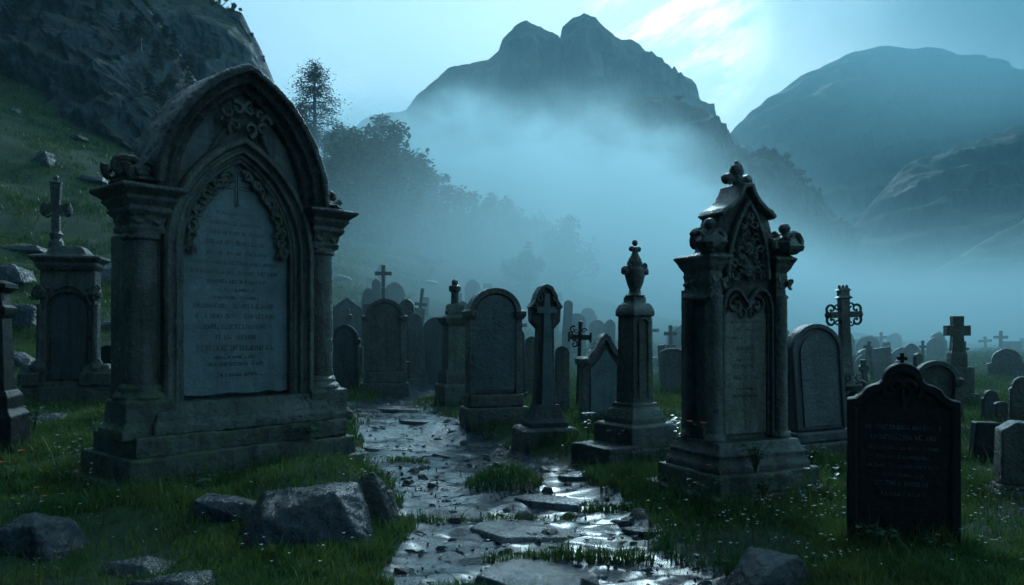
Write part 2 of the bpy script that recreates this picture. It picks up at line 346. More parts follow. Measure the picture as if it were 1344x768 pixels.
# bank: its top falls to the right
ang = X/Y
top = Y*(ang.step(.08, .56, .195, -.04)) + 1.
edge = (Z-top-((big-.5)*.30+(sm-.5)*.32)*Y*ang.step(.1, .5, 1., .4))
bank = edge.step(9, -14)*Y.step(56, 95)*Y.step(250, 190)*X.step(-75, -20)*ang.step(.62, .32)*(big*.6+.35)*(sm*3.4-.85).max(.03)*.095
dn = (low*(sm+.5)+bank)
n.links.new(dn.o, pv.inputs['Density']); pv.inputs['Color'].default_value = (.64, .91, .98, 1); pv.inputs['Anisotropy'].default_value = .6
m.cycles.volume_step_rate = .8

# cloud hanging on the left shoulder of the right-hand mountain
cb, m, n, pv = vol_box('hanging_cloud', 120, 640, 330, 560, 60, 400)
v = coords(n); X, Y, Z = sep(n, v)
nz_ = noise(n, vmap(n, v, (1, 1, 1.5)), .009, 3, .55, .3)
e_ = (Z-X*.16-(nz_-.5)*120).step(50, 150)*(X+(nz_-.5)*160+(Z-150)*.4).step(110, 360)*X.step(520, 300)*Y.step(330, 400)*Y.step(560, 500)*Z.step(400, 250)
dn = e_*(nz_+.2)*.020
n.links.new(dn.o, pv.inputs['Density']); pv.inputs['Color'].default_value = (.50, .86, .96, 1); pv.inputs['Anisotropy'].default_value = .5
m.cycles.volume_step_rate = 1.0

# ------------------------------------------------------------------ mesh building
TEX = {}
def clouds(scale):
    if scale not in TEX:
        t = bpy.data.textures.new('worn_stone', 'CLOUDS'); t.noise_scale = scale; t.noise_depth = 4; TEX[scale] = t
    return TEX[scale]
class MB:
    def __init__(s): s.v = []; s.f = []
    def add(s, V, Fc, M_=None):
        k = len(s.v); s.v += [tuple(M_ @ Vector(p)) if M_ else tuple(p) for p in V]; s.f += [tuple(i+k for i in f) for f in Fc]; return s
    def box(s, x0, x1, y0, y1, z0, z1, M_=None): return s.sq([((x1-x0)/2, (y1-y0)/2, z0), ((x1-x0)/2, (y1-y0)/2, z1)], (x0+x1)/2, (y0+y1)/2, M_)
    def sq(s, prof, cx=0, cy=0, M_=None):
        V = []; Fc = []
        for hx, hy, z in prof: V += [(cx-hx, cy-hy, z), (cx+hx, cy-hy, z), (cx+hx, cy+hy, z), (cx-hx, cy+hy, z)]
        n = len(prof)
        for i in range(n-1):
            for j in range(4): k = (j+1) % 4; Fc.append((i*4+j, i*4+k, i*4+4+k, i*4+4+j))
        Fc += [(3, 2, 1, 0), (n*4-4, n*4-3, n*4-2, n*4-1)]; return s.add(V, Fc, M_)
    def lathe(s, prof, cx=0, cy=0, n=18, M_=None):
        V = []; Fc = []
        for r, z in prof:
            for j in range(n): a = 2*math.pi*j/n; V.append((cx+r*math.cos(a), cy+r*math.sin(a), z))
        m_ = len(prof)
        for i in range(m_-1):
            for j in range(n): k = (j+1) % n; Fc.append((i*n+j, i*n+k, i*n+n+k, i*n+n+j))
        Fc += [tuple(range(n-1, -1, -1)), tuple((m_-1)*n+j for j in range(n))]; return s.add(V, Fc, M_)
    def ext(s, out, y0, y1, M_=None):
        """closed outline (x,z), anticlockwise seen from the front (-y)"""
        n = len(out); V = [(x, y0, z) for x, z in out]+[(x, y1, z) for x, z in out]
        Fc = [tuple(range(n)), tuple(range(2*n-1, n-1, -1))]
        for i in range(n): j = (i+1) % n; Fc.append((i, i+n, j+n, j))
        return s.add(V, Fc, M_)
    def band(s, outer, inner, y0, y1, M_=None):
        n = len(outer); V = [(x, y0, z) for x, z in outer]+[(x, y0, z) for x, z in inner]+[(x, y1, z) for x, z in outer]+[(x, y1, z) for x, z in inner]
        Fc = []
        for i in range(n-1):
            j = i+1; Fc += [(i, n+i, n+j, j), (2*n+i, 2*n+j, 3*n+j, 3*n+i), (i, j, 2*n+j, 2*n+i), (n+i, 3*n+i, 3*n+j, n+j)]
        Fc += [(0, 2*n, 3*n, n), (n-1, 2*n-1, 4*n-1, 3*n-1)]; return s.add(V, Fc, M_)
    def sweep(s, path, prof, closed=False, M_=None):
        """profile (inward offset, y) carried along an (x,z) path"""
        N = len(path); n = len(prof); V = []; Fc = []
        for i, (x, z) in enumerate(path):
            a = path[max(i-1, 0)] if not closed else path[i-1]; b_ = path[min(i+1, N-1)] if not closed else path[(i+1) % N]
            d1 = Vector((x-a[0], z-a[1])); d2 = Vector((b_[0]-x, b_[1]-z))
            if d1.length < 1e-6: d1 = d2
            if d2.length < 1e-6: d2 = d1
            d1.normalize(); d2.normalize(); d_ = (d1+d2).normalized(); nx_, nz_ = d_.y, -d_.x
            k = 1/max(.55, d_.dot(d1))
            for o, y in prof: V.append((x+nx_*o*k, y, z+nz_*o*k))
        for i in range(N if closed else N-1):
            j = (i+1) % N
            for q in range(n): r = (q+1) % n; Fc.append((i*n+q, i*n+r, j*n+r, j*n+q))
        if not closed: Fc += [tuple(range(n-1, -1, -1)), tuple((N-1)*n+q for q in range(n))]
        return s.add(V, Fc, M_)
    def tube(s, pts, rad, n=7, M_=None):
        V = []; Fc = []; pts = [Vector(p) for p in pts]; N = len(pts)
        up = Vector((.13, .97, .2))
        for i, p in enumerate(pts):
            d_ = (pts[min(i+1, N-1)]-pts[max(i-1, 0)]).normalized(); a = d_.cross(up)
            if a.length < .05: a = d_.cross(Vector((1, 0, 0)))
            a.normalize(); b_ = d_.cross(a); r = rad[i] if hasattr(rad, '__len__') else rad
            for j in range(n): t = 2*math.pi*j/n; V.append(tuple(p+a*r*math.cos(t)+b_*r*math.sin(t)))
        for i in range(N-1):
            for j in range(n): k = (j+1) % n; Fc.append((i*n+j, i*n+k, i*n+n+k, i*n+n+j))
        Fc += [tuple(range(n-1, -1, -1)), tuple((N-1)*n+j for j in range(n))]; return s.add(V, Fc, M_)
    def ball(s, c, r, n=10, M_=None, nz=.0, seed=0):
        rx, ry, rz = r if hasattr(r, '__len__') else (r, r, r); V = []; Fc = []; m_ = max(4, n*2//3)
        for i in range(m_+1):
            ph = math.pi*i/m_
            for j in range(n):
                a = 2*math.pi*j/n; d_ = Vector((math.sin(ph)*math.cos(a), math.sin(ph)*math.sin(a), -math.cos(ph)))
                k = 1+nz*mnoise.noise(d_*1.7+Vector((seed*3.1, seed, 0))) if nz else 1
                V.append((c[0]+rx*d_.x*k, c[1]+ry*d_.y*k, c[2]+rz*d_.z*k))
        for i in range(m_):
            for j in range(n): k = (j+1) % n; Fc.append((i*n+j, i*n+k, i*n+n+k, i*n+n+j))
        return s.add(V, Fc, M_)
    def curl(s, c, r, turn=1.6, start=0., w=.3, flip=1, y=-.02, M_=None):
        """a curled stone leaf: a tapering spiral in the x-z plane"""
        pts = []; rad = []
        for i in range(13):
            t = i/12; a = start+flip*turn*2*math.pi*t*.62; q = r*(1-.78*t)
            pts.append((c[0]+math.cos(a)*q, c[1]+y*math.sin(t*3), c[2]+math.sin(a)*q)); rad.append(r*w*(1-.55*t)+.002)
        s.tube(pts, rad, 6, M_); s.ball(pts[-1], r*.26, 6, M_); return s
    def build(s, name, mat, parent=None, bevel=0., vox=0., disp=0., ds=.18, smooth=35, tri=False):
        me = bpy.data.meshes.new(name); me.from_pydata(s.v, [], s.f); me.update(); me.validate()
        o = bpy.data.objects.new(name, me); C.objects.link(o); me.materials.append(mat)
        if parent: o.parent = parent
        me.polygons.foreach_set('use_smooth', [True]*len(me.polygons)); me.set_sharp_from_angle(angle=R(smooth))
        if bevel:
            b_ = o.modifiers.new('bevel', 'BEVEL'); b_.width = bevel; b_.segments = 2; b_.limit_method = 'ANGLE'; b_.angle_limit = R(35); b_.use_clamp_overlap = True
        if vox:
            r = o.modifiers.new('worn', 'REMESH'); r.mode = 'VOXEL'; r.voxel_size = vox; r.use_smooth_shade = True
        if disp:
            for k, (sc, st) in enumerate(((ds, disp), (ds*.22, disp*.45))):
                d_ = o.modifiers.new('erosion', 'DISPLACE'); d_.texture = clouds(sc); d_.strength = st; d_.mid_level = .5; d_.texture_coords = 'LOCAL'
        return o
def thing(name, label, cat, loc=(0, 0, 0), rz=0, group=None, tilt=(0, 0)):
    o = bpy.data.objects.new(name, None); C.objects.link(o); o.empty_display_size = .1
    o.location = loc; o.rotation_euler = (R(tilt[0]), R(tilt[1]), R(rz)); return tagp(o, label, cat, group)
def arch(a, z0, h, n=14, zb=None):
    """pointed arch (x,z) left to right; h = rise"""
    Rr = (a*a+h*h)/(2*a); cx = Rr-a; te = math.atan2(h, cx); L = []
    for i in range(n+1):
        t = te*i/n; L.append((cx-Rr*math.cos(t), z0+Rr*math.sin(t)))
    out = L+[(-x, z) for x, z in reversed(L[:-1])]
    if zb is not None: out = [(-a, zb)]+out+[(a, zb)]
    return out
def rarch(a, z0, h, n=20, zb=None):
    out = [(-a*math.cos(math.pi*i/n), z0+h*math.sin(math.pi*i/n)) for i in range(n+1)]
    if zb is not None: out = [(-a, zb)]+out+[(a, zb)]
    return out
def glyphs(rows, y, th, seed, mat, parent, dens=.62):
    """weathered unreadable lettering: rows of (x centre, z, width, height)"""
    r = random.Random(seed)
    for xc, z, w, h in rows:
        mb = MB(); x = xc-w/2; k = h*.13
        while x < xc+w/2-h*.4:
            if r.random() < .14: x += h*.55; continue
            lw = h*r.choice((.35, .5, .6, .7)); jz = r.uniform(-.06, .06)*h; t = r.random()
            L_ = [(x, x+k*1.3, z+jz, z+h+jz)]
            if t < .75: L_.append((x+lw-k, x+lw, z+jz, z+h*r.choice((1, 1, .6))+jz))
            if t > .2: q = r.choice((0, .45, .87)); L_.append((x, x+lw, z+h*q+jz, z+h*q+k+jz))
            if t > .65: q = r.choice((0, .87)); L_.append((x, x+lw*.9, z+h*q+jz, z+h*q+k*1.2+jz))
            for a, b_, c_, d_ in L_:
                if r.random() < dens+.25: mb.box(a, b_, y-th, y+.004, c_, d_)
            x += lw+h*.22
        mb.box(xc-w*.45, xc+w*.45, y-.0006, y+.003, z+h*.02, z+h*.05); mb.build('inscription_line', M[mat], parent)
def place(px, py):
    """where the ground is seen at photo pixel (px, py)"""
    Y = np.linspace(3.2, 70, 4000); Xx = (px-CX)/F*Y; Zg = H(Xx, Y, False); row = HY-(Zg-CAMZ)/Y*F
    i = np.where(row < py)[0]; y = float(Y[i[0]]) if len(i) else 60.
    x = (px-CX)/F*y; return Vector((x, y, Hs(x, y)))

# ------------------------------------------------------------------ the great arched monument
def great_monument():
    t = thing('gothic_monument', 'huge pointed-arch stone monument with two columns and tall inscribed tablet', 'tomb monument', (-2.75, 7.93, .03), 48)
    S1, S2 = M['stone'], M['stone_mid']
    for nm, x0, x1, y0, y1, z0, z1, sd_ in (('step', -1.30, 1.22, -.50, .78, -.25, .07, 3), ('step', -1.21, 1.16, -.42, .70, .06, .27, 1), ('step', -1.13, 1.10, -.34, .6, .26, .44, 2)):
        mb = MB(); r = random.Random(sd_); xs = [x0]
        while xs[-1] < x1-.7: xs.append(xs[-1]+r.uniform(.42, .75))
        xs.append(x1)
        for a, b_ in zip(xs[:-1], xs[1:]):
            j = [r.uniform(-.015, .015) for _ in range(3)]
            mb.box(a+.007, b_-.007, y0+j[0], y1, z0, z1+j[1]*.6)
        mb.build(nm, S2, t, vox=.016, disp=.03, ds=.25)
    mb = MB()                                           # moulded plinth between the columns
    mb.sq([(.95, .30, .44), (.95, .30, .52), (.93, .27, .55), (.90, .26, .60), (.90, .23, .64), (.86, .2, .68), (.86, .18, .72)], 0, -.02)
    mb.build('plinth', S1, t, vox=.013, disp=.018)
    for sx in (-1, 1):
        cx = sx*.945
        mb = MB(); mb.sq([(.27, .27, .42), (.27, .27, .50), (.24, .24, .53), (.225, .225, .56), (.225, .225, .74), (.20, .20, .76)], cx, -.02)
        mb.lathe([(.22, .75), (.235, .78), (.22, .81), (.185, .83), (.20, .855), (.185, .88), (.16, .90)], cx, -.02, 24)
        mb.build('column_base', S2, t, vox=.012, disp=.016)
        mb = MB(); mb.lathe([(.150, .88), (.148, 1.6), (.142, 2.22)], cx, -.04, 20); mb.box(cx-.15, cx+.15, .0, .26, .70, 2.24)
        mb.build('column', M['stone_dark'] if sx < 0 else S2, t, vox=.013, disp=.014, ds=.3)
        mb = MB(); mb.lathe([(.15, 2.18), (.175, 2.20), (.175, 2.225), (.145, 2.245), (.145, 2.28), (.16, 2.34), (.20, 2.42), (.22, 2.44)], cx, -.03, 24)
        mb.sq([(.155, .17, 2.25), (.165, .19, 2.30), (.15, .18, 2.32), (.16, .20, 2.39), (.195, .24, 2.435), (.20, .245, 2.46), (.185, .23, 2.475), (.225, .275, 2.53), (.235, .285, 2.545), (.225, .28, 2.565), (.285, .345, 2.615), (.30, .36, 2.63), (.30, .36, 2.655), (.22, .26, 2.68)], cx, .0)
        for k in range(6):
            a = k*math.pi/3; mb.curl((cx+.17*math.cos(a), -.03+.17*math.sin(a), 2.36), .045, 1.5, 1.2, .42)
        mb.build('capital', M['stone_dark'], t, vox=.011, disp=.016)
        mb = MB(); r = random.Random(5+sx)              # carved leaf scroll lying on the capital
        for k in range(13):
            mb.curl((cx+r.uniform(-.19, .12)-.02, r.uniform(-.27, .10), 2.75+r.uniform(0, .10)), r.uniform(.07, .125), r.uniform(1.1, 1.9), r.uniform(0, 6), .34, r.choice((-1, 1)), .05)
        mb.ball((cx, -.03, 2.70), (.22, .26, .06), 12, nz=.5, seed=3+sx); mb.ball((cx-.05, -.05, 2.76), (.14, .16, .12), 10, nz=.6, seed=sx)
        mb.build('leaf_carving', M['stone_dark'], t, disp=.012, ds=.08)
    # wall with its pointed niche
    zb = .70; out = arch(.88, 2.60, 1.33, 16, zb); inn = arch(.60, 2.12, .95, 16, zb)
    mb = MB(); mb.band(out, inn, -.10, .26); mb.box(-.9, .9, .10, .24, .70, 2.6)
    mb.ext(list(reversed(arch(.86, 2.58, 1.28, 16, 2.0))), .12, .24)
    mb.build('wall', M['coursed'], t, vox=.015, disp=.014, ds=.35)
    mb = MB(); P = [(0, .33), (0, -.27), (.02, -.31), (.075, -.31), (.09, -.26), (.125, -.235), (.14, -.26), (.165, -.26), (.18, -.19), (.215, -.17), (.235, -.19), (.25, -.17), (.26, -.05), (.26, .30)]
    mb.sweep(arch(.93, 2.62, 1.36, 22, 2.60), P); mb.build('arch_moulding', M['crust'], t, vox=.012, disp=.03, ds=.12)
    mb = MB(); P = [(-.20, -.08), (-.20, -.17), (-.17, -.20), (-.13, -.20), (-.12, -.15), (-.09, -.13), (-.075, -.155), (-.05, -.155), (-.04, -.09), (-.01, -.07), (.005, -.085), (.03, -.08), (.035, .05), (-.20, .05)]
    mb.sweep(arch(.60, 2.12, .95, 22, .70), P); mb.build('niche_moulding', M['stone'], t, vox=.011, disp=.010, ds=.2)
    mb = MB(); a = arch(.585, 2.12, .92, 22, .76)
    bot = [(.585-.117*i, .76+random.Random(i).uniform(-.02, .008)) for i in range(1, 10)]
    mb.ext([a[0]]+list(reversed(bot))+[a[-1]]+list(reversed(a[1:-1])), -.015, .05)
    tab = mb.build('tablet', M['slate'], t, bevel=.006)
    rows = [(0, 2.52, .42, .03), (0, 2.42, .56, .03), (0, 2.325, .58, .034), (0, 2.225, .66, .04), (0, 2.125, .70, .034), (0, 2.03, .92, .034), (0, 1.935, .94, .038), (0, 1.845, .62, .034), (0, 1.765, .40, .028), (0, 1.69, .52, .028), (0, 1.60, .88, .045), (0, 1.50, .84, .042), (0, 1.395, .72, .045), (0, 1.29, .44, .045), (0, 1.18, .84, .052), (0, 1.10, .46, .026), (0, 1.03, .60, .036), (0, .925, .46, .032)]
    glyphs(rows, -.015, .003, 4, 'ink', tab)
    mb = MB(); y = -.025                                 # incised double-line cross at the head of the tablet
    for dx in (-.014, .014): mb.box(dx-.005, dx+.005, y, -.01, 2.62, 2.98)
    for dz in (-.014, .014): mb.box(-.15, .15, y, -.01, 2.795+dz, 2.805+dz)
    for (x, z) in ((-.15, 2.8), (.15, 2.8), (0, 2.98), (0, 2.62)): mb.curl((x, -.018, z), .028, 1.6, x*9, .18, 1, 0)
    mb.build('carved_cross', M['ink'], tab)
    r = random.Random(9)
    for sx in (-1, 1):
        mb = MB()
        pth_ = arch(.53, 2.14, .84, 14)
        pts = [p for p in pth_ if p[0]*sx > .12 and p[0]*sx < .60]
        for k, (x, z) in enumerate(pts):
            for q in range(2):
                mb.curl((x-sx*r.uniform(.0, .05), -.04-r.uniform(0, .02), z+r.uniform(-.02, .02)), r.uniform(.040, .072), r.uniform(1, 1.8), r.uniform(0, 6), .42, r.choice((-1, 1)), -.02)
        mb.build('foliage_border', M['stone_mid'], tab, disp=.008, ds=.06)
    mb = MB(); r = random.Random(12)
    for k in range(9):
        a = k/9*math.pi*2; mb.curl((.12*math.cos(a)*1.7, -.15-r.uniform(0, .06), 3.45+.095*math.sin(a)), r.uniform(.05, .085), 1.5, a, .4, r.choice((-1, 1)), -.03)
    for sx in (-1, 1): mb.tube([(sx*.05, -.16, 3.44), (sx*.16, -.15, 3.36), (sx*.26, -.13, 3.22), (sx*.36, -.12, 3.04)], [.03, .026, .02, .008])
    mb.build('keystone_carving', M['stone_dark'], t, disp=.01, ds=.08)
    return t
def course_mat():
    m = stone_mat('coursed_sandstone', (.035, .055, .06), (.08, .115, .125)); n = m.node_tree; b_ = n.nodes['Principled BSDF']
    v = coords(n); x, y, z = sep(n, v); src = b_.inputs['Base Color'].links[0].from_socket
    jz = ((z+.02)/.36)._m('FRACT'); line = (jz-.5).abs().step(.486, .492)
    col = mixc(n, line*.8, S(n, src), (.012, .014, .014)); n.links.new(col.o, b_.inputs['Base Color']); return m
M['coursed'] = course_mat()
great_monument()

# ------------------------------------------------------------------ the gabled gothic stele at right
def gothic_stele():
    t = thing('gothic_stele', 'tall ornate gabled stone stele with corner columns and trefoil finial right of the path', 'tomb monument', (1.92, 6.8, .0), 24)
    S1, S2, S3 = M['stone'], M['stone_mid'], M['stone_dark']
    def blocks(z0, z1, hx, hy, sd_, mat=S2):
        mb = MB(); r = random.Random(sd_); x = -hx
        while x < hx-.05:
            w = min(r.uniform(.32, .55), hx-x)
            if hx-x-w < .15: w = hx-x
            mb.box(x+.005, x+w-.005, -hy+r.uniform(-.02, .02), hy, z0, z1+r.uniform(-.012, .006)); x += w
        return mb.build('step', mat, t, vox=.014, disp=.028, ds=.2)
    blocks(-.2, .115, .63, .50, 3); blocks(.10, .27, .53, .42, 4)
    mb = MB(); mb.sq([(.48, .36, .26), (.48, .36, .31), (.46, .34, .34), (.45, .33, .38), (.46, .34, .40), (.44, .31, .43), (.42, .29, .47), (.42, .28, .50)]); mb.build('plinth', S1, t, vox=.011, disp=.016)
    up = [(-.345, .48), (-.345, 1.98), (-.325, 2.12), (-.28, 2.28), (-.25, 2.38)]; top = [(-.235, 2.402), (-.18, 2.43), (-.13, 2.468), (-.085, 2.52), (-.05, 2.58), (-.036, 2.62)]
    out = up+top+[(-x, z) for x, z in reversed(top)]+[(-x, z) for x, z in reversed(up)]
    mb = MB(); mb.ext(list(reversed(out)), -.10, .15); mb.build('shaft', S1, t, vox=.012, disp=.012, ds=.3)
    for sx in (-1, 1):
        for cy in (-.14, .18):
            cx = sx*.34
            mb = MB(); mb.lathe([(.085, .48), (.095, .51), (.085, .54), (.070, .56), (.066, 1.0), (.063, 1.70)], cx, cy, 14); mb.box(cx-.05, cx+.05, cy-.02, cy+.07, .5, 1.75)
            mb.build('column', S1, t, vox=.010, disp=.009)
        cx = sx*.345
        mb = MB(); mb.sq([(.055, .17, 1.66), (.068, .19, 1.68), (.068, .19, 1.70), (.055, .175, 1.72), (.056, .175, 1.80), (.066, .185, 1.86), (.062, .18, 1.90), (.080, .20, 1.925), (.092, .215, 1.95), (.098, .225, 1.975), (.116, .25, 2.005), (.116, .25, 2.025), (.075, .20, 2.05)], cx, .02)
        for k in range(4):
            mb.curl((cx-.05+.1*(k % 2), -.20, 1.77+.06*(k//2)), .032, 1.5, k, .42); mb.curl((cx+sx*.06, -.15+.1*k, 1.80), .032, 1.5, k, .45)
        mb.build('capital', S2, t, vox=.010, disp=.010)
        mb = MB(); r = random.Random(20+sx)
        mb.ball((cx+sx*.055, -.14, 2.12), (.13, .15, .085), 12, nz=.4, seed=sx)
        for k in range(11): a = k*.9; mb.curl((cx+sx*.055+.08*math.cos(a), -.14+.10*math.sin(a), 2.14+r.uniform(-.02, .05)), r.uniform(.055, .08), 1.5, a, .40, r.choice((-1, 1)), .04)
        mb.lathe([(.07, 2.14), (.055, 2.20), (.026, 2.22), (.024, 2.235), (.045, 2.255), (.052, 2.285), (.038, 2.315), (.01, 2.325)], cx+sx*.05, -.14, 12)
        mb.build('knob_finial', S3, t, disp=.010, ds=.08)
    # concave gable coping with its trefoil
    rt = [(-.288, 2.370)]+[(x*1.02-.008, z+.012) for x, z in top]
    rt = rt+[(-x, z) for x, z in reversed(rt)]
    mb = MB(); mb.sweep(rt, [(-.012, -.165), (.024, -.165), (.034, -.13), (.034, .14), (-.012, .16)]); mb.build('gable_coping', S2, t, vox=.009, disp=.010)
    mb = MB(); mb.lathe([(.06, 2.55), (.045, 2.60), (.06, 2.615), (.035, 2.64), (.032, 2.66)], 0, 0, 12)
    for sx in (-1, 1): mb.ball((sx*.10, 0, 2.695), (.062, .05, .048), 10, nz=.3, seed=sx); mb.curl((sx*.11, -.02, 2.67), .03, 1.3, 0, .4, sx)
    mb.ball((0, 0, 2.695), (.06, .05, .06), 10); mb.ball((0, 0, 2.775), (.062, .055, .060), 10, nz=.3, seed=8); mb.ball((0, 0, 2.835), .024, 6)
    mb.build('trefoil_finial', S3, t, vox=.008, disp=.01, ds=.08)
    # gable arch with carved foliage, twin-lobed hood over the tablet
    mb = MB(); P = [(0, -.08), (0, -.155), (.012, -.17), (.035, -.17), (.045, -.14), (.06, -.135), (.065, -.08)]
    mb.sweep(arch(.235, 1.84, .68, 18), P); mb.build('gable_arch', S1, t, vox=.008, disp=.006)
    mb = MB(); r = random.Random(31)
    for k in range(66):
        z = r.uniform(1.84, 2.42); hw = .165*(1-((z-1.80)/.68)**1.7); mb.curl((r.uniform(-hw, hw), -.115-r.uniform(0, .03), z), r.uniform(.022, .042), r.uniform(1, 1.8), r.uniform(0, 6), .4, r.choice((-1, 1)), -.02)
    mb.ball((0, -.12, 1.93), (.075, .05, .075), 10, nz=.4, seed=4)
    mb.build('foliage_carving', S3, t, disp=.008, ds=.06)
    mb = MB(); P2 = [(0, -.08), (0, -.15), (.01, -.16), (.028, -.16), (.036, -.13), (.05, -.125), (.055, -.08)]
    hood = [(-.275, .52), (-.275, 1.55), (-.268, 1.63), (-.24, 1.71), (-.19, 1.76), (-.13, 1.775), (-.07, 1.75), (-.03, 1.70), (0, 1.66), (.03, 1.70), (.07, 1.75), (.13, 1.775), (.19, 1.76), (.24, 1.71), (.268, 1.63), (.275, 1.55), (.275, .52)]
    mb.sweep(hood, P2)
    for sx in (-1, 1):
        mb.curl((sx*.115, -.12, 1.62), .085, 1.7, math.pi/2+sx*.3, .16, -sx, -.01); mb.curl((sx*.06, -.125, 1.55), .05, 1.5, 1., .2, sx, -.01)
    mb.build('hood_moulding', S1, t, disp=.006, ds=.1)
    mb = MB(); a = rarch(.215, 1.50, .17, 16, .54); mb.ext(list(reversed(a)), -.118, -.07); tab = mb.build('tablet', M['slab_b'], t, bevel=.004, disp=.003)
    rows = [(0, 1.47, .34, .018), (0, 1.40, .30, .032), (0, 1.335, .30, .02), (0, 1.24, .20, .034), (0, 1.15, .20, .02), (0, 1.09, .28, .032), (0, 1.0, .26, .032), (0, .91, .24, .018), (0, .85, .26, .018)]
    glyphs(rows, -.118, .002, 14, 'ink', tab)
    return t
M['slab_b'] = stone_mat('stained_tablet', (.055, .066, .058), (.12, .135, .115), (.05, .06, .035), bstr=.4)
gothic_stele()

# ------------------------------------------------------------------ kinds of headstone
def steps(t, spec, mat, cy=0., disp=.012):
    for hx, hy, z0, z1 in spec:
        mb = MB(); mb.sq([(hx, hy, z0), (hx, hy, z1-.02), (hx-.015, hy-.015, z1)], 0, cy); mb.build('step', mat, t, bevel=.006, vox=.014 if disp and hx < .9 else 0, disp=disp, ds=.15)
def outline(kind, w, h):
    a = w/2
    if kind == 'round': return rarch(a, h-a*.95, a*.95, 20, 0)
    if kind == 'segment': return rarch(a, h-a*.45, a*.45, 20, 0)
    if kind == 'point': return arch(a, h-a*1.25, a*1.25, 12, 0)
    if kind == 'shoulder':
        b_ = a*.80; return [(-a, 0), (-a, h-b_*1.0-.03), (-b_, h-b_*1.0)]+rarch(b_, h-b_*.95, b_*.95, 18)[1:-1]+[(b_, h-b_*1.0), (a, h-b_*1.0-.03), (a, 0)]
    if kind == 'gable': return [(-a, 0), (-a, h-a*.75), (0, h), (a, h-a*.75), (a, 0)]
    if kind == 'wave':
        L = [(-a, 0), (-a, h-a*1.12), (-a*.90, h-a*1.08), (-a*.74, h-a*.98), (-a*.60, h-a*.78), (-a*.46, h-a*.66), (-a*.30, h-a*.38), (-a*.14, h-a*.10), (0, h)]
        return L+[(-x, z) for x, z in reversed(L[:-1])]
    if kind == 'ogee':
        L = [(-a, 0), (-a, h-a*.72), (-a*.84, h-a*.70), (-a*.74, h-a*.62), (-a*.66, h-a*.50), (-a*.54, h-a*.43), (-a*.42, h-a*.40)]
        L += [(-a*.36*math.cos(t_)-.0, h-a*.33+a*.33*math.sin(t_)) for t_ in [i*math.pi/2/8 for i in range(9)]]
        return L+[(-x, z) for x, z in reversed(L[:-1])]
    if kind == 'slant': return [(-a, 0), (-a*.96, h*.86), (-a*.2, h), (a*.5, h*.985), (a, h*.90), (a, 0)]
    if kind == 'flat': return [(-a, 0), (-a*.97, h*.98), (a*.95, h), (a, 0)]
def inset(out, k): 
    zs = [z for x, z in out]; zc = .06
    w = max(abs(x) for x, z in out); zt = max(zs)
    return [(x*(1-k/w), zc+.02+(z-zc)*(1-k*1.2/(zt-zc)) if z > zc else zc+k*.8) for x, z in out]
def headstone(px, py, wpx, top, kind, label, mat='stone_dark', rz=0, tilt=(0, 0), thick=None, base=0, frame=True, text=0, group=None, name='headstone', near=False, bottom=None, Y=None, hood=False):
    L = place(px, py) if Y is None else Vector(((px-CX)/F*Y, Y, Hs((px-CX)/F*Y, Y)))
    k = L.y/F; z0 = L.z; w = wpx*k/max(.55, math.cos(R(rz))); h = CAMZ+(HY-top)*k-z0; th = thick or min(.2, max(.09, w*.16))
    t = thing(name, label, 'gravestone', (L.x, L.y, z0), rz, group, tilt); m_ = M[mat]
    zb = 0
    if base:
        zb = base*h; 
        hx = w*.5*1.30; hy = th*.5+w*.16
        steps(t, [(hx, hy, -.25, zb*.5)], m_, 0, .014 if near else .008); steps(t, [(hx*.88, hy*.82, zb*.5, zb)], m_, 0, .010 if near else .006)
    out = outline(kind, w, h-zb); out = [(x, z+zb-(.25 if z == 0 and not base else 0)) for x, z in out]
    mb = MB(); mb.ext(list(reversed(out)), -th/2, th/2)
    body = mb.build('slab', m_, t, bevel=.012 if near else .015, vox=.012 if near else 0, disp=.010 if near else .0, ds=.2)
    if frame:
        o2 = [(x, max(z, zb+.03)) for x, z in out]; mb = MB(); fw = w*.075
        P = [(.004, -th/2-.018), (fw, -th/2-.018), (fw*1.25, -th/2-.006), (fw*1.3, -th/2+.01), (.004, -th/2+.01)]
        mb.sweep(o2, P); mb.build('frame', m_, t, bevel=.003)
    if hood:
        mb = MB(); zz = [p for p in out if p[1] > zb+(h-zb)*.55]
        mb.sweep(zz, [(-.03, -th/2-.035), (w*.07, -th/2-.035), (w*.09, -th/2), (w*.09, th/2), (-.03, th/2+.03)]); mb.build('hood', m_, t, bevel=.006)
        for sx in (-1, 1):
            mb = MB(); zt = zz[0][1]
            mb.sq([(w*.07, th/2+.02, zb), (w*.065, th/2+.02, zt-.06)], sx*(w/2-.01), -.01); mb.sq([(w*.07, th/2+.03, zt-.08), (w*.11, th/2+.06, zt-.03), (w*.115, th/2+.065, zt+.03), (w*.06, th/2+.02, zt+.06)], sx*(w/2+.005), -.01)
            mb.build('pilaster', m_, t, bevel=.006)
    if text:
        r = random.Random(text); rows = []; z = zb+(h-zb)*.66
        while z > zb+(h-zb)*.30: hh = (h-zb)*r.choice((.016, .022, .028)); rows.append((0, z, w*r.uniform(.35, .68), hh)); z -= hh+(h-zb)*.030
        glyphs(rows, -th/2-.001, .003, text, 'ink_pale' if mat == 'black' else 'ink', t)
    return t, w, h, th, zb

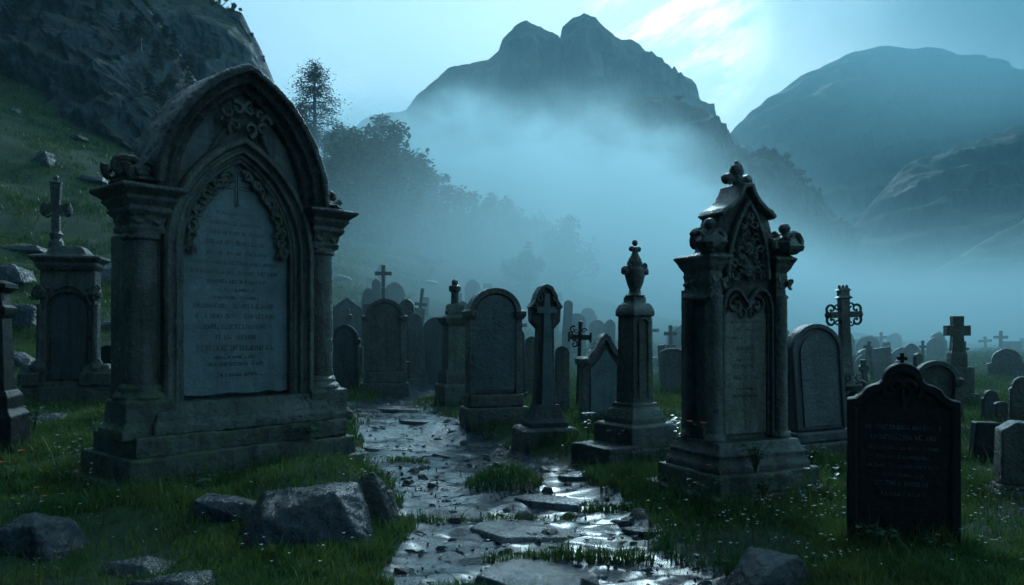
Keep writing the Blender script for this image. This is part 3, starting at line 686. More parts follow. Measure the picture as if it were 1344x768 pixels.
# ------------------------------------------------------------------ crosses, pedestals and pillars
def cross_out(w, h, arm, th, flare=.0, low=.0):
    """latin cross outline: w arm span, h height, arm = height of the arm's middle, th half thickness"""
    f = 1+flare; a = w/2
    return [(-th*(1+low), 0), (-th, arm-th), (-a, arm-th*f), (-a, arm+th*f), (-th, arm+th), (-th*f, h), (th*f, h), (th, arm+th), (a, arm+th*f), (a, arm-th*f), (th, arm-th), (th*(1+low), 0)]
def cross(px, py, top, wpx, armpy, thpx, label, mat='stone_dark', Y=None, rz=0, tilt=(0, 0), ped=None, group=None, ring=0, flare=.1, deep=None, z0=None):
    L = place(px, py) if Y is None else Vector(((px-CX)/F*Y, Y, Hs((px-CX)/F*Y, Y)))
    k = L.y/F; h = CAMZ+(HY-top)*k-L.z; arm = CAMZ+(HY-armpy)*k-L.z; th = thpx*k/2; dp = deep or th*.9
    t = thing('stone_cross', label, 'grave cross', L, rz, group, tilt); zb = 0
    if ped:                                                # list of (width px, top row)
        for i, (wp, tr) in enumerate(ped):
            z1 = CAMZ+(HY-tr)*k-L.z; hw = wp*k/2
            mb = MB(); mb.sq([(hw, hw*.8, zb-(.25 if i == 0 else 0)), (hw, hw*.8, z1-.04), (hw*.93, hw*.74, z1)]); mb.build('step' if i < len(ped)-1 or len(ped) == 1 else 'pedestal', M[mat], t, bevel=.01); zb = z1
    mb = MB(); o = [(x, z+zb-(.1 if z == 0 else 0)) for x, z in cross_out(wpx*k, h-zb, arm-zb, th, flare, .25)]
    mb.ext(o, -dp, dp)
    if ring:
        q = [(ring*k*math.cos(i*math.pi/10), arm+ring*k*math.sin(i*math.pi/10)) for i in range(20)]
        mb.sweep(q, [(-th*.4, -dp*.7), (th*.4, -dp*.7), (th*.4, dp*.7), (-th*.4, dp*.7)], closed=True)
    mb.build('cross', M[mat], t, bevel=.008)
    return t
HS = headstone
M['bluepanel'] = stone_mat('blue_grey_panel', (.022, .040, .052), (.045, .070, .086), moss=.1, warm=.1, bstr=.35, streaks=.4, chips=.3, coat=.4)
_, _, hgr, _, _ = HS(1184, 716, 124, 476, 'ogee', 'near-black granite headstone with domed ogee top nearest the camera', 'black', rz=-22, thick=.12, text=7, near=True, Y=4.95)
d = bpy.data.objects['headstone']
mb = MB(); zt = hgr
mb.box(-.012, .012, -.012, .012, zt-.04, zt+.06); mb.box(-.03, .03, -.011, .011, zt+.015, zt+.038); mb.sq([(.03, .02, zt-.03), (.015, .015, zt+.0)])
mb.build('cross_finial', M['black'], d, bevel=.003)
mb = MB(); mb.sweep([(.105*math.cos(i*math.pi/14), hgr-.15+.105*math.sin(i*math.pi/14)) for i in range(-3, 18)], [(-.012, -.08), (.012, -.08), (.012, -.05), (-.012, -.05)])
mb.curl((-.04, -.075, hgr-.15), .05, 1.5, 0, .25, 1, 0); mb.curl((.04, -.075, hgr-.15), .05, 1.5, 3.1, .25, -1, 0); mb.box(-.006, .006, -.085, -.06, hgr-.27, hgr-.13)
mb.build('roundel_carving', M['black'], d, bevel=.002)
T1075 = HS(1075, 596, 74, 425, 'round', 'blue-black round-topped headstone with moulded rim leaning slightly back beside gothic stele', 'darkblue', rz=16, tilt=(-3, -2), base=.17, hood=False, text=0, near=True, thick=.16)
T648 = HS(648, 552, 62, 381, 'round', 'round-headed headstone with side pilasters and stepped base right of the path', 'stone_dark', rz=18, base=.20, hood=True, frame=False, text=0, near=True, thick=.18)
T792 = HS(792, 556, 56, 441, 'wave', 'pale inscribed tablet headstone under rippled gable, left of urn pillar', 'stone_dark', rz=14, hood=True, frame=False, text=11, thick=.16, near=True)
def panel(t_, w, h, th, zb, kind, k_=.80, mat='slate', z1=.93):
    o = outline(kind, w*k_, (h-zb)*z1-.05); mb = MB(); mb.ext(list(reversed([(x, z+zb+.05) for x, z in o])), -th/2-.014, -th/2+.01); mb.build('tablet', M[mat], t_, bevel=.004)
panel(*T792, 'wave', .72, z1=.84); panel(*T648, 'round', .84, 'bluepanel', z1=.95); panel(*T1075, 'round', .70, 'bluepanel', z1=.9)
HS(505, 517, 48, 394, 'round', 'narrow round-arched headstone on a spreading stepped plinth beside the path bend', 'stone_dark', rz=10, base=.24, hood=True, frame=False, thick=.2)
HS(453, 513, 32, 427, 'point', 'small pointed headstone with little shoulder caps just right of arched monument', 'darkblue', rz=8, hood=True, frame=False)
HS(573, 502, 35, 416, 'round', 'plain wide round-topped slab in mist left of ball-topped pillar', 'darkblue', rz=5, frame=False)
HS(543, 500, 30, 474, 'flat', 'low square stump of stone with pale top edge', 'stone_mid', rz=8, frame=False, thick=.35)
HS(142, 492, 28, 453, 'round', 'low dark round headstone on slope behind arched monument', 'black', frame=False)
HS(1228, 560, 50, 476, 'round', 'dark round-topped headstone directly behind near-black granite headstone', 'stone_dark', rz=-8, hood=True, frame=False)
HS(1256, 553, 14, 497, 'flat', 'narrow dark upright slab beside tall stepped cross', 'stone_dark', frame=False)
HS(1291, 602, 31, 553, 'flat', 'short leaning blackened block headstone in the grass', 'black', rz=-10, tilt=(0, 3), frame=False, thick=.16, near=True)
HS(1334, 650, 44, 552, 'slant', 'pitted grey headstone with pale worn slanted top at right edge', 'stone', rz=-14, base=.14, frame=False, thick=.2, near=True)
HS(1343, 560, 34, 494, 'shoulder', 'dark shouldered headstone cut by right edge of view', 'stone_dark', rz=-10, frame=False)
HS(1300, 553, 22, 512, 'shoulder', 'hazy blue headstone with small round head between square blocks', 'darkblue', frame=False)
HS(1314, 556, 18, 527, 'segment', 'hazy low squat headstone left of edge headstone', 'darkblue', frame=False)
# the celtic style tall cross slab
L = place(715, 576); k = L.y/F
t = thing('cross_slab', 'tall tapering stone slab carrying raised cross under hooded head, on flared base', 'grave cross', L, 16)
zz = lambda r_: CAMZ+(HY-r_)*k-L.z
mb = MB(); mb.sq([(.34, .28, -.25), (.34, .28, zz(563)), (.30, .25, zz(559))]); mb.build('step', M['stone_dark'], t, vox=.014, disp=.02)
mb = MB(); mb.sq([(.24, .19, zz(560)), (.24, .19, zz(553)), (.21, .17, zz(550)), (.19, .15, zz(545)), (.135, .12, zz(530))]); mb.build('base', M['darkblue'], t, bevel=.006)
mb = MB(); o = [(-.14, zz(534)), (-.115, zz(500)), (-.10, zz(432)), (-.185, zz(422)), (-.19, zz(404)), (-.13, zz(398)), (-.10, zz(387)), (-.05, zz(379)), (0, zz(377))]
o = o+[(-x, z) for x, z in reversed(o[:-1])]; mb.ext(list(reversed(o)), -.06, .09); mb.build('slab', M['stone_dark'], t, vox=.011, disp=.010)
mb = MB(); mb.ext(list(reversed([(-.075, zz(534)), (-.045, zz(412)), (-.13, zz(412)), (-.13, zz(403)), (-.04, zz(403)), (-.035, zz(386)), (.035, zz(386)), (.04, zz(403)), (.13, zz(403)), (.13, zz(412)), (.045, zz(412)), (.075, zz(534))])), -.10, -.05)
mb.build('raised_cross', M['slate'], t, bevel=.008)
mb = MB(); o2 = [(-.195, zz(404)), (-.14, zz(396)), (-.11, zz(386)), (-.06, zz(377)), (0, zz(374.5)), (.06, zz(377)), (.11, zz(386)), (.14, zz(396)), (.195, zz(404))]
mb.sweep(o2, [(-.01, -.10), (.035, -.10), (.045, -.06), (.045, .09), (-.01, .10)])
for sx in (-1, 1): mb.curl((sx*.105, -.09, zz(393)), .045, 1.4, 1, .4, sx); mb.curl((sx*.16, -.09, zz(403)), .035, 1.4, 2, .4, sx)
mb.build('hood', M['stone_dark'], t, bevel=.004)
# the urn pillar
L = place(838, 602); L = Vector((L.x, L.y+.25, L.z)); k = L.y/F; zz = lambda r_: CAMZ+(HY-r_)*k-L.z
t = thing('urn_pillar', 'square panelled stone pillar topped by a carved draped urn', 'grave pillar', L, 34)
mb = MB(); mb.sq([(.38, .36, -.3), (.38, .36, zz(583))], 0, 0); mb.build('step', M['stone_dark'], t, vox=.014, disp=.03, ds=.2)
mb = MB(); mb.box(-.66, -.30, -.34, .30, -.3, zz(578)); mb.build('side_block', M['stone_dark'], t, vox=.014, disp=.04, ds=.2)
mb = MB(); mb.sq([(.33, .31, zz(585)), (.33, .31, zz(556)), (.30, .28, zz(553))]); mb.build('pedestal', M['stone_dark'], t, vox=.012, disp=.012)
mb = MB(); mb.sq([(.25, .235, zz(555)), (.245, .23, zz(548)), (.21, .20, zz(537)), (.18, .17, zz(533)), (.18, .17, zz(529)), (.155, .147, zz(527))]); mb.build('moulded_base', M['stone_mid'], t, vox=.010, disp=.008)
mb = MB(); mb.sq([(.150, .142, zz(530)), (.132, .126, zz(413))]); mb.build('shaft', M['stone_mid'], t, vox=.011, disp=.008, ds=.3)
mb = MB(); o = arch(.075, zz(425), .06, 10, zz(522)); mb.sweep(o, [(0, -.120), (0, -.148), (.012, -.152), (.022, -.142), (.024, -.120)]); mb.build('panel_moulding', M['stone_mid'], t, bevel=.002)
mb = MB(); mb.sq([(.14, .132, zz(416)), (.158, .15, zz(414)), (.158, .15, zz(409)), (.148, .14, zz(405)), (.13, .12, zz(400)), (.10, .095, zz(397)), (.09, .085, zz(396)), (.09, .085, zz(390))]); mb.build('cap', M['stone_dark'], t, vox=.010, disp=.008)
mb = MB(); mb.lathe([(.10, zz(391)), (.11, zz(388)), (.065, zz(384)), (.06, zz(380)), (.09, zz(372)), (.11, zz(362)), (.105, zz(354)), (.075, zz(350)), (.085, zz(345)), (.07, zz(340)), (.04, zz(335)), (.028, zz(330))], 0, 0, 16)
r = random.Random(3)
for sx in (-1, 1): mb.ball((sx*.14, 0, zz(356)), (.055, .05, .05), 9, nz=.4, seed=sx); mb.curl((sx*.10, -.03, zz(350)), .04, 1.5, 0, .4, sx)
for q in range(9): a = q*.7; mb.curl((.06*math.cos(a), .06*math.sin(a)-.01, zz(r.uniform(340, 375))), .038, 1.5, a, .4, r.choice((-1, 1)), .02)
for sx in (-1, 1): mb.ball((sx*.05, 0, zz(327)), .032, 8)
mb.ball((0, 0, zz(328)), .036, 8); mb.ball((0, 0, zz(319)), (.034, .034, .038), 8)
mb.build('urn', M['stone_dark'], t, disp=.012, ds=.08)
# the pillar with a ball on a short column
L = place(597, 529); k = L.y/F; zz = lambda r_: CAMZ+(HY-r_)*k-L.z
t = thing('ball_pillar', 'square grave pillar carrying a short round column with ball finial', 'grave pillar', L, 24)
mb = MB(); mb.sq([(.30, .28, -.3), (.30, .28, zz(506)), (.27, .25, zz(503))]); mb.build('step', M['stone_dark'], t, bevel=.01)
mb = MB(); mb.sq([(.25, .23, zz(504)), (.25, .23, zz(491)), (.23, .21, zz(488)), (.22, .2, zz(484))]); mb.build('base', M['stone_dark'], t, bevel=.008)
mb = MB(); mb.sq([(.20, .18, zz(487)), (.185, .17, zz(424))]); mb.build('shaft', M['stone_mid'], t, bevel=.008)
mb = MB(); mb.sq([(.20, .19, zz(427)), (.26, .24, zz(420)), (.27, .25, zz(417)), (.24, .22, zz(415)), (.15, .14, zz(412)), (.13, .12, zz(401)), (.11, .10, zz(399))]); mb.ball((-.17, -.1, zz(410)), (.05, .05, .06), 8, nz=.4); mb.build('cap', M['stone_dark'], t, bevel=.008)
mb = MB(); mb.lathe([(.085, zz(402)), (.075, zz(398)), (.07, zz(384)), (.11, zz(382)), (.115, zz(376)), (.075, zz(374))], 0, 0, 16); mb.ball((0, 0, zz(371)), .062, 14); mb.build('ball_column', M['stone_dark'], t)
# the left pedestal monument with a cross
L = place(92, 532); k = L.y/F; zz = lambda r_: CAMZ+(HY-r_)*k-L.z; U = lambda p_: (p_-92)*k/math.cos(R(14))
t = thing('cross_topped_monument', 'dark niche monument with moulded cornice and stubby carved cross behind arched monument', 'tomb monument', L, 14)
mb = MB(); mb.box(U(34), U(150), -.30, .45, -.5, zz(508)); mb.box(U(42), U(142), -.25, .40, zz(508), zz(500)); mb.build('step', M['stone_dark'], t, vox=.02, disp=.02)
for a_, b_ in ((U(107), U(147)), (U(38), U(62))): mb = MB(); mb.sq([((b_-a_)/2, .24, zz(505)), ((b_-a_)/2, .24, zz(490)), ((b_-a_)/2*.9, .2, zz(487)), ((b_-a_)/2*.6, .15, zz(478))], (a_+b_)/2, -.06); mb.build('plinth', M['stone_dark'], t, bevel=.01)
nic = [(x*1.0, z) for x, z in arch(U(116)-U(92)-.0, zz(405), (zz(384)-zz(405)), 10, zz(500))]
n_ = len(nic); ow = U(122)-U(92)+.02
outr = [(-ow, zz(500))]+[(-ow+(2*ow)*(i/(n_-3)), zz(352)) for i in range(n_-2)]+[(ow, zz(500))]
mb = MB(); mb.band(outr, nic, -.16, .0); mb.box(-ow, ow, -.02, .28, zz(504), zz(352)); mb.build('niche_wall', M['stone_dark'], t, bevel=.006)
mb = MB(); P = [(-.03, -.15), (-.03, -.20), (.0, -.21), (.02, -.19), (.03, -.15)]; mb.sweep(arch(U(118)-U(92), zz(405), zz(376)-zz(405), 12), P)
for sx in (-1, 1): mb.sweep([(0, zz(368)) if i == 0 else (sx*.36*i/5, zz(374)-.10*math.sin(i/5*2.6)) for i in range(6)], [(-.015, -.20), (.015, -.20), (.015, -.15), (-.015, -.15)])
mb.build('ogee_moulding', M['stone_dark'], t, bevel=.004)
for sx in (-1, 1):
    mb = MB(); r = random.Random(4+sx); mb.lathe([(.075, zz(486)), (.06, zz(480)), (.052, zz(405)), (.07, zz(400))], sx*(ow+.0), -.17, 12)
    mb.ball((sx*(ow+.01), -.18, zz(386)), (.12, .10, .13), 10, nz=.5, seed=sx); mb.ball((sx*(ow+.03), -.18, zz(482)), (.13, .10, .16), 10, nz=.3, seed=sx)
    for q in range(6): mb.curl((sx*ow+r.uniform(-.08, .08), -.27, zz(r.uniform(376, 394))), .05, 1.5, q, .4)
    mb.build('colonnette', M['stone_dark'], t, disp=.012, ds=.1)
mb = MB(); mb.sq([(ow, .26, zz(356)), (ow+.06, .32, zz(350)), (ow+.06, .32, zz(346)), (ow+.14, .40, zz(341)), (ow+.14, .40, zz(338)), (ow*.75, .28, zz(334)), (ow*.62, .24, zz(328)), (ow*.5, .2, zz(324))], 0, .02); mb.build('cornice', M['stone_dark'], t, vox=.016, disp=.014)
cx_ = U(76)
mb = MB(); mb.lathe([(.14, zz(326)), (.13, zz(318)), (.10, zz(315)), (.12, zz(308)), (.07, zz(303))], cx_, 0, 12); mb.ext([(x+cx_, z+zz(306)) for x, z in cross_out(.36, zz(240)-zz(306), zz(275)-zz(306), .062, .5, .1)], -.06, .06)
for sx in (-1, 1): mb.ball((cx_+sx*.20, 0, zz(276)), (.075, .08, .13), 9, nz=.5, seed=sx); mb.curl((cx_+sx*.13, -.07, zz(283)), .06, 1.4, 0, .35, sx)
mb.ball((cx_, 0, zz(248)), (.10, .08, .03), 9); mb.ball((cx_, 0, zz(241)), (.10, .08, .035), 9); mb.ball((cx_, 0, zz(234)), (.05, .05, .05), 8)
mb.build('cross', M['stone_dark'], t, disp=.012, ds=.1)
mb = MB(); mb.ext(list(reversed(arch(U(113)-U(92), zz(407), zz(388)-zz(407), 10, zz(497)))), -.05, -.015); mb.build('tablet', M['darkblue'], t)
# dark pillar monument cut by the left edge
L = Vector(((-6-CX)/F*8.9, 8.9, Hs((-6-CX)/F*8.9, 8.9))); k = 8.9/F; zz = lambda r_: CAMZ+(HY-r_)*k-L.z
t = thing('pillar_monument', 'blackened pillar monument with flat cornice cut off by left edge of view', 'grave pillar', L, 10)
mb = MB(); mb.sq([(.26, .26, -.3), (.26, .26, zz(545)), (.21, .21, zz(536)), (.21, .21, zz(520)), (.17, .17, zz(512))]); mb.build('base', M['black'], t, vox=.014, disp=.016)
mb = MB(); mb.sq([(.15, .15, zz(514)), (.12, .12, zz(416))]); mb.build('shaft', M['black'], t, bevel=.01)
mb = MB(); mb.sq([(.12, .12, zz(418)), (.16, .16, zz(412)), (.165, .165, zz(404)), (.12, .12, zz(400)), (.10, .1, zz(385)), (.17, .17, zz(378)), (.17, .17, zz(373)), (.08, .08, zz(368))]); mb.ball((.07, -.08, zz(392)), (.06, .06, .07), 8, nz=.4); mb.build('cornice', M['black'], t, bevel=.006)
# ornate open-work crosses
def scroll_arm(mb, c, r, sx, ax='x'):
    for s2 in (-1, 1):
        if ax == 'x': mb.curl((c[0], c[1], c[2]+s2*r*.75), r*.8, 1.7, math.pi/2*s2*-1, .24, s2*sx, 0)
        else: mb.curl((c[0]+s2*r*.75, c[1], c[2]), r*.8, 1.7, math.pi/2, .24, s2, 0)
L = place(1120, 560); L = Vector(((1113-CX)/F*10.2, 10.2, Hs((1113-CX)/F*10.2, 10.2))); k = L.y/F; zz = lambda r_: CAMZ+(HY-r_)*k-L.z
t = thing('ornate_cross', 'tall slender stone cross with scrolled openwork arms and crown-like tip, on carved foot', 'grave cross', L, 8, tilt=(0, -2))
mb = MB(); mb.sq([(.30, .26, -.3), (.30, .26, zz(545)), (.26, .22, zz(540)), (.26, .22, zz(524)), (.20, .18, zz(519))]); mb.build('pedestal', M['darkblue'], t, bevel=.01)
mb = MB(); mb.ball((.02, 0, zz(506)), (.16, .13, .14), 12, nz=.3, seed=2)
for sx in (-1, 1):
    mb.curl((sx*.11+.02, -.08, zz(508)), .09, 1.6, 0, .3, sx, -.02); mb.curl((.02+sx*.07, -.12, zz(496)), .05, 1.5, 1, .3, sx)
mb.build('scroll_foot', M['stone_dark'], t, disp=.01, ds=.08)
mb = MB(); mb.sq([(.085, .07, zz(504)), (.065, .055, zz(470)), (.055, .05, zz(428)), (.06, .05, zz(380))]); mb.sq([(.06, .05, zz(393)), (.10, .06, zz(391)), (.06, .05, zz(388))]); mb.sq([(.05, .04, zz(383)), (.085, .055, zz(381)), (.05, .04, zz(378))])
for q in (-.05, 0, .05): mb.ball((q, 0, zz(377)), (.022, .025, .035), 6)
mb.box(-.20, .20, -.045, .045, zz(417), zz(409))
for sx in (-1, 1):
    scroll_arm(mb, (sx*.17, 0, zz(413)), .10, sx); mb.ball((sx*.225, 0, zz(413)), (.035, .04, .05), 8); mb.curl((sx*.09, 0, zz(402)), .05, 1.5, 0, .25, sx, 0); mb.curl((sx*.09, 0, zz(424)), .045, 1.5, 0, .25, -sx, 0)
mb.build('cross', M['iron'], t, bevel=.003)
L = place(758, 536); k = L.y/F; zz = lambda r_: CAMZ+(HY-r_)*k-L.z
t = thing('iron_cross', 'dark iron cross with curled leafy left arm behind gabled tablet headstone', 'grave cross', L, -12, tilt=(0, 2))
mb = MB(); mb.box(-.033, .033, -.03, .03, -.2, zz(424)); mb.box(-.21, .20, -.03, .03, zz(446), zz(439)); mb.ball((0, 0, zz(424)), (.05, .04, .04), 8)
for sx in (-1, 1): mb.box(sx*.20-.02, sx*.20+.02, -.035, .035, zz(449), zz(436)); mb.curl((sx*.07, 0, zz(434)), .055, 1.5, 0, .26, sx, 0)
mb.curl((-.13, -.02, zz(433)), .07, 1.6, 1, .28, 1, .02); mb.curl((-.10, -.02, zz(452)), .075, 1.7, 2, .28, -1, .02); mb.curl((-.17, -.02, zz(440)), .05, 1.6, 0, .3)
mb.build('cross', M['iron'], t, bevel=.003)
# hazy crosses and stones further back
cross(1256, 560, 415, 30, 434, 13, 'heavy stone cross on tall stepped pedestal in mist at right', 'stone_mid', Y=15.5, rz=-6, ped=[(44, 515), (33, 481), (20, 462)], flare=.05)
cross(503, 470, 348, 22, 359, 4.5, 'thin tall plain cross rising highest above hazy graves at left', 'stone_dark', Y=24, rz=8, ped=[(20, 420)], flare=.15)
cross(457, 470, 405, 12, 416, 4, 'small hazy ringed cross above small pointed headstone', 'stone_dark', Y=23, ring=4)
cross(880, 490, 427, 17, 438, 4.5, 'hazy cross on a tapered post between urn pillar and gothic stele', 'stone_dark', Y=22, ped=[(12, 452)])
cross(1313, 520, 484, 12, 490, 2.4, 'tiny thin cross in mist at far right', 'stone_dark', Y=24)
cross(1266, 500, 448, 11, 458, 3, 'slim hazy cross just right of heavy pedestal cross', 'stone_dark', Y=22)
cross(1211, 500, 447, 9, 455, 3, 'faint thin cross post above round-topped dark headstone', 'stone_dark', Y=26)
cross(1130, 490, 447, 12, 455, 4, 'faint leaning cross behind ornate scrolled cross', 'stone_dark', Y=22, tilt=(0, 12))
cross(1139, 520, 472, 12, 483, 6, 'weathered stump of cross between ornate cross and granite headstone', 'stone_dark', Y=14, tilt=(0, -5), ring=5)
cross(545, 450, 378, 16, 399, 4, 'crooked hazy cross leaning against stone block behind arched headstone', 'stone_dark', Y=26, tilt=(0, 7), ped=[(15, 404)])
far = [(455, 485, 46, 390, 'gable', 'broad hazy gabled tomb just right of arched monument', 26), (495, 480, 12, 365, 'gable', 'steep faint spire stone left of thin tall cross', 30), (515, 480, 26, 370, 'point', 'faint pointed tomb right of thin tall cross', 32),
 (482, 478, 15, 398, 'flat', 'hazy square block pillar left of narrow arched headstone', 24), (529, 480, 21, 392, 'point', 'hazy pointed headstone with knob right of narrow arched headstone', 21), (549, 485, 20, 411, 'round', 'hazy round headstone left of plain wide slab', 20),
 (557, 450, 10, 390, 'flat', 'very faint narrow slab above plain wide slab', 34), (612, 480, 13, 395, 'round', 'faint round stone peeping behind ball-topped pillar', 24), (602, 480, 8, 384, 'flat', 'faintest thin post right beside ball-topped pillar', 34),
 (683, 518, 17, 432, 'round', 'slim dark round-headed stone between pilastered headstone and cross slab', 15.5), (699, 516, 22, 441, 'point', 'hazy pointed slab directly left of tall cross slab', 17), (738, 528, 19, 454, 'round', 'narrow round-arched stone left of iron cross', 14),
 (742, 500, 12, 394, 'round', 'tall hazy round-tipped obelisk behind iron cross', 26), (757, 500, 24, 411, 'round', 'large faint round-topped stone behind iron cross', 29), (784, 490, 22, 420, 'round', 'faint wide round stone above rippled gable headstone', 29),
 (800, 490, 14, 419, 'point', 'faint small pointed stone above rippled gable headstone', 27), (884, 512, 32, 457, 'segment', 'hazy segment-topped headstone between urn pillar and gothic stele', 18), (871, 505, 10, 452, 'flat', 'narrow hazy slab touching urn pillar right side', 20),
 (1032, 545, 14, 462, 'shoulder', 'dark narrow stone behind left shoulder of blue-black headstone', 11.5), (1024, 520, 14, 474, 'flat', 'hazy slab right of gothic stele shaft', 18), (1134, 505, 28, 458, 'round', 'faint round tomb behind ornate scrolled cross', 27),
 (1164, 490, 10, 449, 'flat', 'faint upright post above granite headstone left shoulder', 30), (1205, 510, 12, 463, 'round', 'small hazy round stone above granite headstone right shoulder', 17), (1180, 500, 12, 470, 'gable', 'faint gabled stone behind granite headstone dome', 27),
 (1283, 520, 12, 478, 'gable', 'faint leaning gabled stone right of heavy pedestal cross', 28), (1330, 520, 13, 492, 'round', 'faint low round stone near far right', 26), (640, 490, 12, 372, 'flat', 'barely visible tall slab over pilastered headstone', 40),
 (825, 505, 20, 455, 'round', 'dim round headstone hidden beside urn pillar shaft', 19), (470, 500, 12, 455, 'flat', 'small hazy block between pointed headstone and narrow arched headstone', 20), (438, 500, 12, 436, 'round', 'small hazy stone touching arched monument column', 22),
 (1048, 505, 14, 466, 'gable', 'faint gabled stone seen beyond blue-black headstone', 26), (1090, 520, 14, 470, 'round', 'hazy round stone right behind blue-black headstone', 22)]
for i, (px, py, w, top, kd, lb, Yd) in enumerate(far):
    HS(px, py, w, top, kd, lb, 'stone_dark' if i % 3 else 'darkblue', rz=random.Random(i).uniform(-14, 20), tilt=(random.Random(i).uniform(-3, 3), random.Random(i+50).uniform(-3.5, 3.5)), frame=(i % 2 == 0 and w > 18), Y=Yd, group='hazy headstones back in the mist', base=.14 if i % 4 == 1 else 0)

r = random.Random(404); pool = []
for i in range(46):
    px = r.choice((r.uniform(1000, 1344), r.uniform(860, 1110), r.uniform(430, 860), r.uniform(1130, 1400))); Yd = r.uniform(22, 46); k = Yd/F; X_ = (px-CX)*k
    z0 = Hs(X_, Yd); base_row = HY-(z0-CAMZ)/k; hm = r.uniform(.6, 1.15)*(.8 if px > 1100 else 1.3); kd = r.choice(('round', 'point', 'shoulder', 'gable', 'flat', 'cross', 'cross'))
    lb = 'faint headstone among the crowd lost in far mist'
    if kd == 'cross': cross(px, base_row, base_row-hm*1.15/k, .55/k, base_row-hm*.85/k, .11/k, 'faint cross among the crowd lost in far mist', 'stone_dark', Y=Yd, rz=r.uniform(-20, 20), tilt=(0, r.uniform(-6, 6)), ped=[(.5/k, base_row-.3/k)], group='faint crosses lost in far mist')
    else: HS(px, base_row, r.uniform(.5, .95)/k, base_row-hm/k, kd, lb, 'stone_dark', rz=r.uniform(-18, 18), tilt=(r.uniform(-4, 4), r.uniform(-5, 5)), frame=False, Y=Yd, group='faint headstones lost in far mist')

# ------------------------------------------------------------------ rocks
import bmesh
def rock(px, py, wpx, hpx, label, name='boulder', mat='rock', dy=.8, seed=0, flat=0., group=None, vox=True, Y=None, sink=.25, rz=0):
    """an angular fractured block: the hull of a few corner points, worn and broken by displacement"""
    L = place(px, py) if Y is None else Vector(((px-CX)/F*Y, Y, Hs((px-CX)/F*Y, Y))); k = L.y/F; w = wpx*k/2; h = hpx*k; r = random.Random(seed)
    bm = bmesh.new(); pts = []
    for sx in (-1, 1):
        for sy in (-1, 1):
            for q in range(2): pts.append((sx*r.uniform(.78, 1)*w, sy*r.uniform(.7, 1)*w*dy, r.uniform(-.25, .25)*h))
            pts.append((sx*r.uniform(.35, .85)*w, sy*r.uniform(.3, .8)*w*dy, h*r.uniform(.55, 1)))
    pts.append((r.uniform(-.4, .4)*w, 0, h)); pts += [(-w*.6, 0, -h*.5), (w*.6, 0, -h*.5), (0, w*dy*.6, -h*.5)]
    if name == 'flat_slab':
        pts = []
        for q in range(9):
            a = (q+r.uniform(-.3, .3))*.698; e = r.uniform(.75, 1.05); pts += [(w*e*math.cos(a), w*dy*e*math.sin(a), -h*.4), (w*e*.93*math.cos(a), w*dy*e*.93*math.sin(a), h*r.uniform(.75, .95)), (w*e*.6*math.cos(a), w*dy*e*.6*math.sin(a), h)]
    if name == 'flat_slab': pts = [(a, b_, c_*.45) for a, b_, c_ in pts]
    for p in pts: bm.verts.new(p)
    res = bmesh.ops.convex_hull(bm, input=bm.verts[:]); 
    bmesh.ops.delete(bm, geom=[v for v in bm.verts if not v.link_faces], context='VERTS')
    bm.verts.index_update(); mb = MB(); mb.add([tuple(v.co) for v in bm.verts], [tuple(v.index for v in f.verts) for f in bm.faces]); bm.free()
    sz_ = min(w, h*.8)
    o = mb.build(name, M[mat], smooth=40, bevel=sz_*.07, vox=max(.009, w/38) if vox else 0, disp=sz_*.15 if vox else 0, ds=max(.12, w*.55))
    o.location = (L.x, L.y+w*dy*.5, L.z-h*sink*.4); o.rotation_euler = (R(r.uniform(-4, 4)), R(r.uniform(-5, 5)), R(rz)); tagp(o, label, 'rock', group); return o
rock(384, 716, 222, 92, 'largest blue-grey wet boulder below the great monument steps', seed=3, dy=.55, sink=.45, rz=6)
rock(292, 684, 90, 30, 'dark half-buried rock between largest boulder and monument steps', seed=4, dy=.7)
rock(36, 722, 118, 60, 'sloping wet boulder at left edge of the grass', seed=6, dy=.8, sink=.5, rz=-14)
rock(172, 752, 92, 26, 'small flat-topped rock in grass at bottom left', seed=8, dy=.8)
rock(212, 790, 130, 44, 'smooth pale rock cut by bottom edge at left', seed=9, dy=.8, Y=4.05)
rock(1028, 772, 138, 62, 'dark glossy angular boulder at bottom right near granite headstone', seed=11, dy=.75, Y=4.35, sink=.4, rz=10)
rock(490, 690, 62, 74, 'dark upright earth-stained rock in the grassy bank beside path', 'boulder', 'pebble', seed=14, dy=.8, sink=.15)
rock(1247, 738, 52, 16, 'little flat stone at foot of granite headstone right corner', seed=15, dy=.8, Y=4.95)
for i, (px, py, w, h, lb) in enumerate([(728, 664, 112, 22, 'broad flat wet slab across middle of path'), (700, 705, 190, 16, 'widest low bedrock slab spanning path in front'), (708, 772, 180, 30, 'pale smooth slab at bottom edge of path'),
    (768, 628, 84, 26, 'tilted flat slab right of grassy hummock'), (545, 556, 60, 13, 'dark wedge slab lying across far path'), (590, 600, 60, 10, 'thin flat slab left of grassy hummock'), (640, 585, 70, 9, 'thin pale slab near foot of cross slab'),
    (500, 590, 70, 10, 'flat slab on path beside great monument corner'), (560, 640, 74, 11, 'low flat slab at left edge of path'), (850, 700, 70, 10, 'small sunken slab at right edge of path'), (520, 540, 80, 8, 'far thin slab where path bends')]):
    rock(px, py, w, h, lb, 'flat_slab', 'slab', 1.0 if i in (1, 2) else .8, 40+i, sink=.42, rz=(i*37) % 30-15)
r = random.Random(77); cnt = 0
